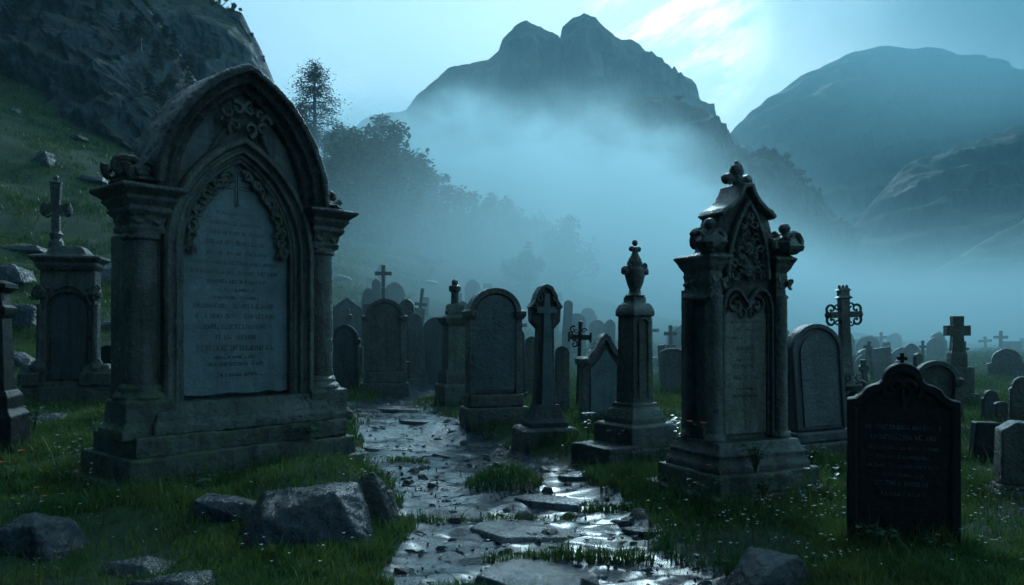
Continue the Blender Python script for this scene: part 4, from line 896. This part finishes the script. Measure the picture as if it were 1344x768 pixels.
while cnt < 60:
    y = 3.9+r.random()**1.7*7.5; x = r.uniform(-1.6, 1.7)
    if float(path_dist(np.array([x]), np.array([y]))[0]) > -.05: continue
    px = CX+x/y*F; py = HY+(CAMZ-Hs(x, y))/y*F
    s_ = r.choice((9, 12, 16, 20, 30)) if y < 6.5 else r.choice((8, 12, 16))
    rock(px, py, s_, s_*.45, 'small dark loose stone on the wet path', 'pebble', 'pebble', .8, 100+cnt, group='dark loose stones on the wet path', vox=False, Y=y, sink=.2, rz=r.uniform(0, 180)); cnt += 1
hillr = [(52, 214, 34, 20, 'rounded dark outcrop high on left grass slope'), (18, 148, 20, 8, 'small dark outcrop just below left crag'), (30, 330, 70, 14, 'long dark ledge on slope above cross-topped monument'), (12, 372, 50, 30, 'grey rock left of cross-topped monument cornice'),
    (20, 430, 60, 36, 'pointed boulder behind the blackened pillar monument'), (150, 372, 90, 34, 'broad boulder on slope between cross-topped and great monument'), (140, 432, 44, 14, 'flat grey rock on slope right of niche monument'), (118, 238, 40, 9, 'dark hummock rock middle of left slope'),
    (95, 182, 30, 7, 'thin dark outcrop upper left slope'), (20, 480, 50, 20, 'low rock at foot of left slope'), (58, 556, 52, 14, 'pale wet flat stone in grass before cross-topped monument'), (450, 368, 26, 8, 'dim outcrop right of great monument column'), (560, 372, 30, 5, 'faint flat outcrop on misty slope')]
for i, (px, py, w, h, lb) in enumerate(hillr): rock(px, py, w, h, lb, 'outcrop', 'rock' if i > 2 else 'stone_dark', .8, 200+i)

# stony rubble of the path: countless flat chips
def scatter_mesh(name, pts, sizes, shape, mat, rot, attr=None):
    """instances of a small template realised in one numpy mesh; template = (verts, quads)"""
    tv, tq = shape; n = len(pts); tv = np.asarray(tv, float)
    c, s_ = np.cos(rot)[:, None], np.sin(rot)[:, None]
    X = tv[None, :, 0]*sizes[:, 0:1]; Y = tv[None, :, 1]*sizes[:, 1:2]; Z = tv[None, :, 2]*sizes[:, 2:3]
    V = np.stack([pts[:, 0:1]+X*c-Y*s_, pts[:, 1:2]+X*s_+Y*c, pts[:, 2:3]+Z], -1).reshape(-1, 3)
    Q = (np.asarray(tq)[None]+(np.arange(n)*len(tv))[:, None, None]).reshape(-1, len(tq[0]))
    o = mesh_np(name, V, Q, mat, smooth=False); return o
N = 9000; y = 3.6+rng.random(N)**1.5*18; x = rng.uniform(-4, 2.6, N); pd = path_dist(x, y); k_ = pd < .12; x, y = x[k_], y[k_]
chip = ([(-1, -.7, 0), (.2, -1, 0), (1, -.2, 0), (.5, .9, 0), (-.8, .7, 0), (-.6, -.4, 1), (.1, -.6, 1.1), (.6, -.1, .8), (.3, .5, .9), (-.5, .4, 1)],
        [(0, 1, 6, 5), (1, 2, 7, 6), (2, 3, 8, 7), (3, 4, 9, 8), (4, 0, 5, 9), (5, 6, 7, 9), (9, 7, 8, 9)][:6]+[(5, 6, 7, 8)])
sz = np.stack([(.006+.05*rng.random(len(x))**4)*(1+y*.04), (.006+.03*rng.random(len(x))**4)*(1+y*.04), (.004+.014*rng.random(len(x))**2)], -1)
g_ = scatter_mesh('path_rubble', np.stack([x, y, H(x, y)-.003], -1), sz, chip, M['slab'], rng.uniform(-.5, .5, len(x))); g_['kind'] = 'stuff'

# ------------------------------------------------------------------ grass
def leaf_mat(name, c0, c1, rough=.45, trans=.25, sc=1.2):
    m, n, b = new_mat(name); v = coords(n)
    col = mixc(n, noise(n, v, sc, 5, .65).step(.35, .65), c0, c1); col = mixc(n, noise(n, v, sc*14, 3, .7).step(.5, .7)*.6, col, tuple(x_*1.9 for x_ in c1))
    n.links.new(col.o, b.inputs['Base Color']); b.inputs['Roughness'].default_value = rough
    tr = n.nodes.new('ShaderNodeBsdfTranslucent'); n.links.new(col.o, tr.inputs[0]); mx_ = n.nodes.new('ShaderNodeMixShader'); mx_.inputs[0].default_value = trans
    out = n.nodes['Material Output']; n.links.new(b.outputs[0], mx_.inputs[1]); n.links.new(tr.outputs[0], mx_.inputs[2]); n.links.new(mx_.outputs[0], out.inputs['Surface']); return m
M['grass'] = leaf_mat('wet_grass', (.030, .105, .032), (.12, .17, .040), .36, .55)
M['drygrass'] = leaf_mat('dry_stems', (.05, .05, .025), (.10, .085, .04), .5, .2)
M['leaf'] = leaf_mat('broad_leaf', (.045, .10, .055), (.075, .14, .075), .22, .15, 6)
M['needle'] = leaf_mat('conifer_foliage', (.012, .030, .020), (.022, .045, .025), .7, .15, 1)
M['petal'] = leaf_mat('white_petal', (.55, .6, .6), (.8, .85, .85), .4, .2)
M['orange'] = leaf_mat('orange_petal', (.45, .08, .015), (.6, .14, .03), .5, .2)
M['deadleaf'] = leaf_mat('brown_dead_leaf', (.05, .028, .012), (.16, .075, .025), .3, .1, 3)
M['bark'] = stone_mat('bark', (.015, .016, .014), (.04, .04, .035), bstr=.4)
FOOT = []                                           # stone footprints kept free of grass
bpy.context.view_layer.update()
for o in list(bpy.data.objects):
    if o.type == 'MESH' and (o.name.startswith('step') or o.name.startswith('slab') or o.name.startswith('base') or o.name.startswith('pedestal')):
        mw = o.matrix_world; cs = [Vector(c) for c in o.bound_box]; FOOT.append((mw.inverted(), min(c.x for c in cs), max(c.x for c in cs), min(c.y for c in cs), max(c.y for c in cs), mw.translation.copy()))
def free(x, y):
    k_ = np.ones(len(x), bool)
    for inv, x0, x1, y0, y1, tr in FOOT:
        if tr.y > 25: continue
        lx = inv[0][0]*x+inv[0][1]*y+inv[0][3]; ly = inv[1][0]*x+inv[1][1]*y+inv[1][3]
        k_ &= ~((lx > x0-.01) & (lx < x1+.01) & (ly > y0-.01) & (ly < y1+.01))
    return k_
def near_stone(x, y):
    d_ = np.full(len(x), 9.)
    for inv, x0, x1, y0, y1, tr in FOOT:
        if tr.y > 20: continue
        lx = inv[0][0]*x+inv[0][1]*y+inv[0][3]; ly = inv[1][0]*x+inv[1][1]*y+inv[1][3]
        d_ = np.minimum(d_, np.hypot(np.maximum(np.maximum(x0-lx, lx-x1), 0), np.maximum(np.maximum(y0-ly, ly-y1), 0)))
    return d_
def blades(name, x, y, hgt, wid, mat, lean=.5, z=None):
    n = len(x); a = rng.uniform(0, 2*np.pi, n); la = rng.uniform(0, 2*np.pi, n); ln = rng.uniform(.1, 1, n)*lean*hgt
    z = (H(x, y) if z is None else z)-.01; wx, wy = np.cos(a)*wid, np.sin(a)*wid; lx, ly = np.cos(la)*ln, np.sin(la)*ln
    V = np.empty((n, 5, 3)); t = ((0, -1, 1), (0, 1, 1), (.55, .7, .35), (.55, -.7, .35), (1, 0, 1))
    for i, (q, sd_, lf) in enumerate(t):
        f = 0 if q == 0 else lf
        V[:, i] = np.stack([x+wx*sd_+lx*f, y+wy*sd_+ly*f, z+hgt*q*(.92 if q == 1 else 1)], -1)
    b_ = (np.arange(n)*5)[:, None]
    me = bpy.data.meshes.new(name); me.vertices.add(n*5); me.vertices.foreach_set('co', V.astype(np.float32).ravel())
    li = np.concatenate([b_+np.array([[0, 1, 2, 3]]), b_+np.array([[3, 2, 4]])], 1).ravel().astype(np.int32); me.loops.add(len(li)); me.loops.foreach_set('vertex_index', li)
    ls = (np.arange(n)*7)[:, None]+np.array([[0, 4]]); me.polygons.add(n*2); me.polygons.foreach_set('loop_start', ls.ravel().astype(np.int32)); me.update(calc_edges=True)
    me.polygons.foreach_set('use_smooth', np.full(n*2, True)); me.materials.append(M[mat]); o = bpy.data.objects.new(name, me); C.objects.link(o); return o
N = 620000; u = rng.random(N); y = 3.3*(34/3.3)**(u**1.0); x = (rng.random(N)*1.64-.82)*(y+1.2)
pd = path_dist(x, y); cl_ = fbm(x*1.3, y*1.3, 3, 60); keep = (pd > -.10+.14*fbm(x*5, y*5, 2, 61)) & (rng.random(N) < np.clip(.62+cl_*1.5, .10, 1)) & free(x, y)
# grass tongues on the path
hm = np.exp(-(((x+.08)/.34)**2+((y-7.35)/.30)**2)**2) > .3
keep |= hm & (pd < .1)
for (sx, sy, rx, ry) in ((.35, 5.2, .55, .07), (-.3, 4.5, .5, .08), (-.5, 6.2, .4, .08), (.9, 6.5, .35, .10), (.1, 6.25, .5, .05), (-1.2, 9, .3, .1)):
    keep |= ((((x-sx)/rx)**2+((y-sy)/ry)**2) < 1+.8*cl_)
x, y = x[keep], y[keep]; cl_ = cl_[keep]; ns = near_stone(x, y)
hg = (.045+.05*rng.random(len(x))+.10*np.clip(cl_+.05, 0, 1)+.15*np.exp(-(ns/.12)**2)*rng.random(len(x)))*(1+.012*y)
hg *= np.where(rng.random(len(x)) < .02, 1.7, 1)
g_ = blades('grass', x, y, hg, .0022+.00042*y, 'grass', .75); g_['kind'] = 'stuff'
N = 150000; y = 13+rng.random(N)*55; x = -5-rng.random(N)*(y*.75-3); k_ = (rng.random(N) < np.clip(.45+1.3*fbm(x*.5, y*.6, 3, 71), .03, 1)) & free(x, y) & (x > -y*.85); x, y = x[k_], y[k_]
g_ = blades('hill_grass', x, y, (.07+.14*rng.random(len(x)))*(.6+y*.02), .004+.0006*y, 'grass', .8); g_['kind'] = 'stuff'
N = 9000; y = 3.5+rng.random(N)**1.5*12; x = (rng.random(N)*1.5-.75)*y; k_ = free(x, y) & (path_dist(x, y) > .1) & ((fbm(x*.8, y*.8, 2, 66) > .05) | (near_stone(x, y) < .2)); x, y = x[k_], y[k_]
g_ = blades('dry_stems', x, y, .10+.20*rng.random(len(x))**2, .0012+.0003*y, 'drygrass', .5); g_['kind'] = 'stuff'
# fallen leaves on path and turf
N = 1500; y = 3.5+rng.random(N)**1.5*9; x = (rng.random(N)*1.3-.65)*y; k_ = free(x, y) & ((path_dist(x, y) < .3) | (rng.random(N) < .35)); x, y = x[k_], y[k_]
lf_ = ([(-1, 0, .1), (-.3, -.5, .25), (.5, -.35, .1), (1, 0, .3), (.5, .35, .2), (-.3, .5, 0)], [(0, 1, 4, 5), (1, 2, 3, 4)])
s_ = rng.uniform(.009, .02, len(x)); g_ = scatter_mesh('fallen_leaves', np.stack([x, y, H(x, y)+np.where(path_dist(x, y) < 0, .006, .05)], -1), np.stack([s_, s_, s_], -1), lf_, M['deadleaf'], rng.uniform(0, 6, len(x))); g_['kind'] = 'stuff'
# tiny white flowers sprinkled through the grass
PX = []
for cx_, cy_, sx, sy, n_ in ((1085, 650, 75, 38, 230), (60, 580, 90, 26, 120), (1290, 640, 60, 50, 110), (900, 545, 18, 14, 50), (1000, 700, 190, 40, 110), (720, 535, 60, 20, 60), (330, 700, 260, 40, 70), (520, 660, 40, 50, 50), (1180, 745, 120, 16, 70), (60, 470, 50, 60, 40)):
    for _ in range(n_): PX.append((rng.normal(cx_, sx), rng.normal(cy_, sy)))
P3 = []
for px, py in PX:
    if not (463 < py < 768): continue
    L = place(px, py); P3.append((L.x, L.y))
P3 = np.array(P3); k_ = free(P3[:, 0], P3[:, 1]) & (path_dist(P3[:, 0], P3[:, 1]) > 0); P3 = P3[k_]
flo = ([(math.cos(i*math.pi/4)*(1 if i % 2 else .45), math.sin(i*math.pi/4)*(1 if i % 2 else .45), .2 if i % 2 else 0) for i in range(8)]+[(0, 0, -.2)], [(8, 0, 1, 2), (8, 2, 3, 4), (8, 4, 5, 6), (8, 6, 7, 0)])
n_ = len(P3); s_ = rng.uniform(.006, .016, n_)*(1+P3[:, 1]*.03); zf = H(P3[:, 0], P3[:, 1])+rng.uniform(.05, .14, n_)
g_ = scatter_mesh('white_wildflowers', np.stack([P3[:, 0], P3[:, 1], zf], -1), np.stack([s_, s_, s_], -1), flo, M['petal'], rng.uniform(0, 6, n_)); g_['kind'] = 'stuff'

# ------------------------------------------------------------------ small plants
def leaf_quad(mb, p, d, up, L_, W_):
    d = d.normalized(); s_ = d.cross(up)
    if s_.length < .05: s_ = d.cross(Vector((1, .2, 0)))
    s_.normalize(); u_ = s_.cross(d)
    mb.add([p, p+d*L_*.35+s_*W_+u_*.1*L_, p+d*L_*.75+s_*W_*.7-u_*.02*L_, p+d*L_-u_*.12*L_, p+d*L_*.75-s_*W_*.7-u_*.02*L_, p+d*L_*.35-s_*W_+u_*.1*L_, p+d*L_*.5-u_*.05*L_], [(0, 1, 2, 6), (6, 2, 3, 4), (0, 6, 4, 5)])
def weed(px, py, label, hgt=.25, n=16, ls=.08, seed=0, Y=None, dz=0, spread=.16, flowers=None, name='leafy_weed', group=None):
    L = place(px, py) if Y is None else Vector(((px-CX)/F*Y, Y, CAMZ+(HY-py)/F*Y)); r = random.Random(seed)
    t = thing(name, label, 'plant', (L.x, L.y, L.z+dz), 0, group); ms = MB(); ml = MB(); tips = []
    for i in range(max(3, n//3)):
        a = r.uniform(0, 6.3); q = r.uniform(.3, 1)*spread; top = Vector((math.cos(a)*q, math.sin(a)*q, hgt*r.uniform(.5, 1)))
        ms.tube([(0, 0, -.03), tuple(top*.5+Vector((0, 0, .04))), tuple(top)], [.004, .003, .002], 5); tips.append(top)
        for j in range(3):
            p = top*r.uniform(.35, 1); b_ = r.uniform(0, 6.3); leaf_quad(ml, p, Vector((math.cos(b_), math.sin(b_), r.uniform(-.2, .5))), Vector((0, 0, 1)), ls*r.uniform(.7, 1.35), ls*.44)
    ms.build('stem', M['drygrass'], t); ml.build('leaves', M['leaf'], t)
    if flowers:
        mt, cnt_, fs = flowers; mf = MB()
        for q in range(cnt_):
            p = tips[q % len(tips)]
            for j in range(6): b_ = j*1.05; leaf_quad(mf, p+Vector((0, 0, .005)), Vector((math.cos(b_), math.sin(b_), .5)), Vector((0, 0, 1)), fs*1.35, fs*.6)
            mf.ball(p+Vector((0, 0, .006)), fs*.35, 6)
        mf.build('blossom', M[mt], t)
    return t
weed(404, 582, 'broad-leaved weed growing against right end of great monument steps', .30, 20, .10, 1, Y=8.0)
weed(352, 694, 'low broad-leaved weed before monument steps, beside largest boulder', .34, 24, .10, 2, Y=6.15)
weed(262, 672, 'dark sprawling weed under great monument front step', .26, 18, .09, 3, Y=6.3)
weed(345, 640, 'small orange-flowered plant on ledge above largest boulder', .08, 8, .05, 4, flowers=('orange', 4, .026), Y=6.75)
weed(372, 636, 'tiny white-flowered sprig beside orange flowers on ledge', .10, 6, .04, 5, flowers=('petal', 2, .02), Y=6.9)
weed(992, 612, 'round-leaved ivy clump climbing front of gothic stele base', .22, 42, .055, 6, Y=6.33, dz=-.02, spread=.13, name='ivy_clump')
weed(1003, 640, 'lower ivy clump spilling over stele bottom step', .16, 30, .055, 7, Y=6.2, dz=-.05, spread=.12, name='ivy_clump')
weed(925, 566, 'orange blossom sprig at foot of stele corner column', .07, 5, .03, 8, flowers=('orange', 3, .024), Y=6.25)
weed(946, 618, 'red-orange blossom on stele step corner', .05, 4, .03, 9, flowers=('orange', 2, .02), Y=6.12)
weed(1062, 612, 'leafy tangle between gothic stele and blue-black headstone', .26, 30, .07, 10, Y=7.6)
weed(772, 572, 'single white bloom on a dark stalk on urn pillar side block', .22, 4, .05, 11, flowers=('petal', 2, .045), Y=8.3, spread=.03, name='flower')
weed(812, 572, 'low creeping plant on urn pillar side block', .07, 14, .05, 12, Y=8.35)
weed(14, 640, 'dead-stalked plant with orange blooms at far left', .34, 12, .05, 13, flowers=('orange', 3, .03), Y=7.0, spread=.22)
weed(78, 640, 'tall thin weed stalks left of the great monument steps', .52, 12, .05, 14, Y=7.4, spread=.22, flowers=('petal', 3, .015))
weed(105, 655, 'dry seed-headed stalks close to great monument left corner', .42, 14, .03, 31, Y=6.7, spread=.25, flowers=('petal', 3, .012))
weed(30, 690, 'sparse dead stalks above left edge boulder', .30, 10, .04, 32, Y=5.9, spread=.3, flowers=('orange', 2, .02))
weed(44, 566, 'bushy weed before cross-topped monument', .34, 30, .07, 15, Y=10.2)
weed(895, 590, 'pale seeding weed in grass between urn pillar and stele', .40, 16, .05, 16, Y=8.4, flowers=('petal', 4, .02))
weed(1080, 660, 'thin stalked weed in grass left of granite headstone', .26, 8, .05, 17, flowers=('petal', 2, .022))
weed(1150, 716, 'rough weeds at left foot of granite headstone', .18, 24, .06, 18, Y=4.75)
weed(1230, 724, 'russet-flowered weed at right foot of granite headstone', .16, 12, .05, 19, Y=4.7, flowers=('orange', 1, .014))
weed(925, 650, 'fern-like weed at left foot of gothic stele steps', .14, 20, .06, 20, Y=6.1)
weed(880, 568, 'leafy clump against right side of urn pillar', .22, 22, .06, 21, Y=8.9)

# ------------------------------------------------------------------ trees
def crown_pts(kind, h, r_, n, rr):
    P_ = []
    for i in range(n):
        if kind == 'fir':
            t = rr.random()**.8; z = h*(.18+.82*t); tier = .72+.28*math.cos(z/h*2*math.pi*7); rad = r_*(1-t)**.75*tier+.05*r_; a = rr.uniform(0, 6.3)
            side = .75+.25*math.sin(a*3+int(z*1.3)*2.1); q = rad*rr.random()**.35*side; P_.append(Vector((math.cos(a)*q, math.sin(a)*q, z-q*.22)))
        else:
            c_ = rr.choice(kind); d_ = Vector((rr.gauss(0, 1), rr.gauss(0, 1), rr.gauss(0, 1))).normalized(); P_.append(c_[0]+d_*c_[1]*rr.random()**.3)
    return P_
def tree_mesh(kind, h, r_, n, ls, seed):
    rr = random.Random(seed); tr = MB(); cr = MB()
    tr.tube([(0, 0, -.5), (.01*h, 0, h*.4), (0, .01*h, h*.97)], [h*.03, h*.02, h*.004], 8)
    if kind == 'fir':
        for i in range(46):
            t = .12+.84*(i//4*4+rr.uniform(0, 1.2))/46; z = h*t; a = i*2.4; L_ = r_*(1-t)**.75*rr.uniform(.7, 1.1)
            tr.tube([(0, 0, z), (math.cos(a)*L_*.5, math.sin(a)*L_*.5, z-.02*h), (math.cos(a)*L_, math.sin(a)*L_, z-L_*.22)], [h*.006, h*.004, h*.001], 4)
            for j in range(n//46):
                q = rr.random()**.6; p = Vector((math.cos(a)*L_*q, math.sin(a)*L_*q, z-L_*.22*q*q))+Vector((rr.gauss(0, 1), rr.gauss(0, 1), rr.gauss(0, .5)))*r_*.085*(.4+q)
                b_ = a+rr.uniform(-1.3, 1.3); leaf_quad(cr, p, Vector((math.cos(b_), math.sin(b_), rr.uniform(-.5, .3))), Vector((0, 0, 1)), ls*rr.uniform(.6, 1.3), ls*.26)
    else:
        K = [(Vector((rr.gauss(0, .42)*r_, rr.gauss(0, .42)*r_, h*rr.uniform(.30, .86))), r_*rr.uniform(.22, .42)) for _ in range(12)]
        K.append((Vector((0, 0, h*.86)), r_*.28))
        for c_, q in K: tr.tube([(0, 0, h*.15), tuple(c_*.6), tuple(c_)], [h*.014, h*.009, h*.003], 5)
        for p in crown_pts(K, h, r_, n, rr):
            leaf_quad(cr, p, Vector((rr.gauss(0, 1), rr.gauss(0, 1), rr.gauss(0, .6))), Vector((0, 0, 1)), ls*rr.uniform(.6, 1.3), ls*.4)
    return tr, cr
def tree(name, label, loc, kind, h, r_, n, ls, seed, group=None):
    t = thing(name, label, 'tree', loc, 0, group); tr, cr = tree_mesh(kind, h, r_, n, ls, seed); tr.build('trunk', M['bark'], t); cr.build('crown', M['needle'], t); return t
def dup(root, loc, rz, sc, label, group):
    q = root.copy(); C.objects.link(q); q.location = loc; q.rotation_euler = (0, 0, rz); q.scale = (sc*random.uniform(.9, 1.25), sc, sc*random.uniform(.85, 1.1)); q['label'] = label; q['group'] = group
    for ch in list(root.children): c_ = ch.copy(); C.objects.link(c_); c_.parent = q
    return q
def onhill(px, py, D): return at(px, py, D)
k = 82/F
tree('conifer_tree', 'tall lone conifer on the ridge above the great monument', onhill(412, 205, 82), 'fir', 127*k, 60*k, 6400, .27, 1)
tree('conifer_tree', 'lower bushy conifer leaning from ridge right of tall lone conifer', onhill(447, 224, 83), 'bush', 58*k, 30*k, 2400, .38, 2)
L = Vector(((691-CX)/F*52, 52, Hs(.95, 52))); k = L.y/F
tree('conifer_tree', 'small lone spreading conifer in mist above the graves', L, 'bush', 48*k, 36*k, 3400, .15, 3)
tree('conifer_tree', 'young pointed conifer rising from spreading conifer in mist', (L.x+.1, L.y+.2, L.z), 'fir', 66*k, 14*k, 1600, .14, 4)
cliff_t = [(310, 22, 16, 20), (291, 6, 22, 18), (343, 78, 12, 16), (334, 52, 10, 12)]
for i, (px, py, w, h) in enumerate(cliff_t):
    kk = 105/F; tree('cliff_tree', ('scrubby tree on left cliff edge near top of picture', 'topmost scrubby tree on left cliff edge', 'lowest small shrub clinging to left cliff edge', 'small shrub halfway down left cliff edge')[i], onhill(px-4, py+10, 105), 'bush', h*kk*1.5, w*kk*.55, 1100, .17, 10+i, 'scrubby trees on the cliff edge')
protos = [tree('woodland_tree', 'dim tree of misty wooded hillside', (0, 0, 0), 'bush' if i % 2 else 'fir', 6, 2.4 if i % 2 else 1.6, 1300, .30, 30+i, 'trees of the misty wooded hillside') for i in range(5)]
rr = random.Random(5); ns_ = [(330, 172), (375, 192), (430, 210), (470, 236), (520, 258), (600, 305), (700, 345), (760, 380)]
for i in range(110):
    px = rr.uniform(385, 735); D = 83-rr.random()**1.3*17 if i > 34 else 83
    crest = np.interp(px, [a for a, b_ in ns_], [b_ for a, b_ in ns_])
    t_ = (84-D)/34; zc = CAMZ+(HY-crest)/F*84; z = 1+(zc-1)*np.interp(1-t_, [0, .4, .7, 1], [0, .36, .70, 1])-.5
    X_ = (px-CX)/F*84
    z = max(z, Hs(X_, D))
    s_ = rr.uniform(.45, 1.35)*(1.15 if 470 < px < 560 else .85)
    loc = (X_, D, z); lb = 'dim tree of misty wooded hillside'
    if i < 5: o = protos[i]; o.location = loc; o.scale = (s_, s_, s_)
    else: dup(protos[i % 5], loc, rr.uniform(0, 6), s_, lb, 'trees of the misty wooded hillside')
for i, (px, py, D) in enumerate([(150, -20, 73), (172, 0, 73), (190, 18, 73), (204, 34, 72), (218, 50, 72), (228, 66, 71), (240, 84, 71), (250, 104, 70), (262, 126, 69), (160, 30, 68), (185, 52, 68), (205, 80, 67), (222, 110, 66), (130, 5, 68), (100, -10, 68), (196, 120, 64), (215, 140, 64), (60, 2, 66), (30, 14, 65)]):
    dup(protos[1+i % 2], onhill(px, py+14, D), i, rr.uniform(.28, .5), 'dark scrub bush clinging to upper left crag', 'scrub bushes on the upper left crag')
sp = [tree('mountain_tree', 'tiny tree on shoulder of mountain spur', onhill(1018, 222, 262), 'bush', 5.5, 3.2, 500, .9, 50, 'tiny trees on the mountain spur')]
for i, (px, py) in enumerate([(1004, 212), (1030, 228), (1042, 236), (1012, 214), (1052, 250), (996, 214), (890, 134), (1064, 262)]): dup(sp[0], onhill(px, py, 262), i, .8 if i != 6 else .4, 'tiny tree on shoulder of mountain spur', 'tiny trees on the mountain spur')
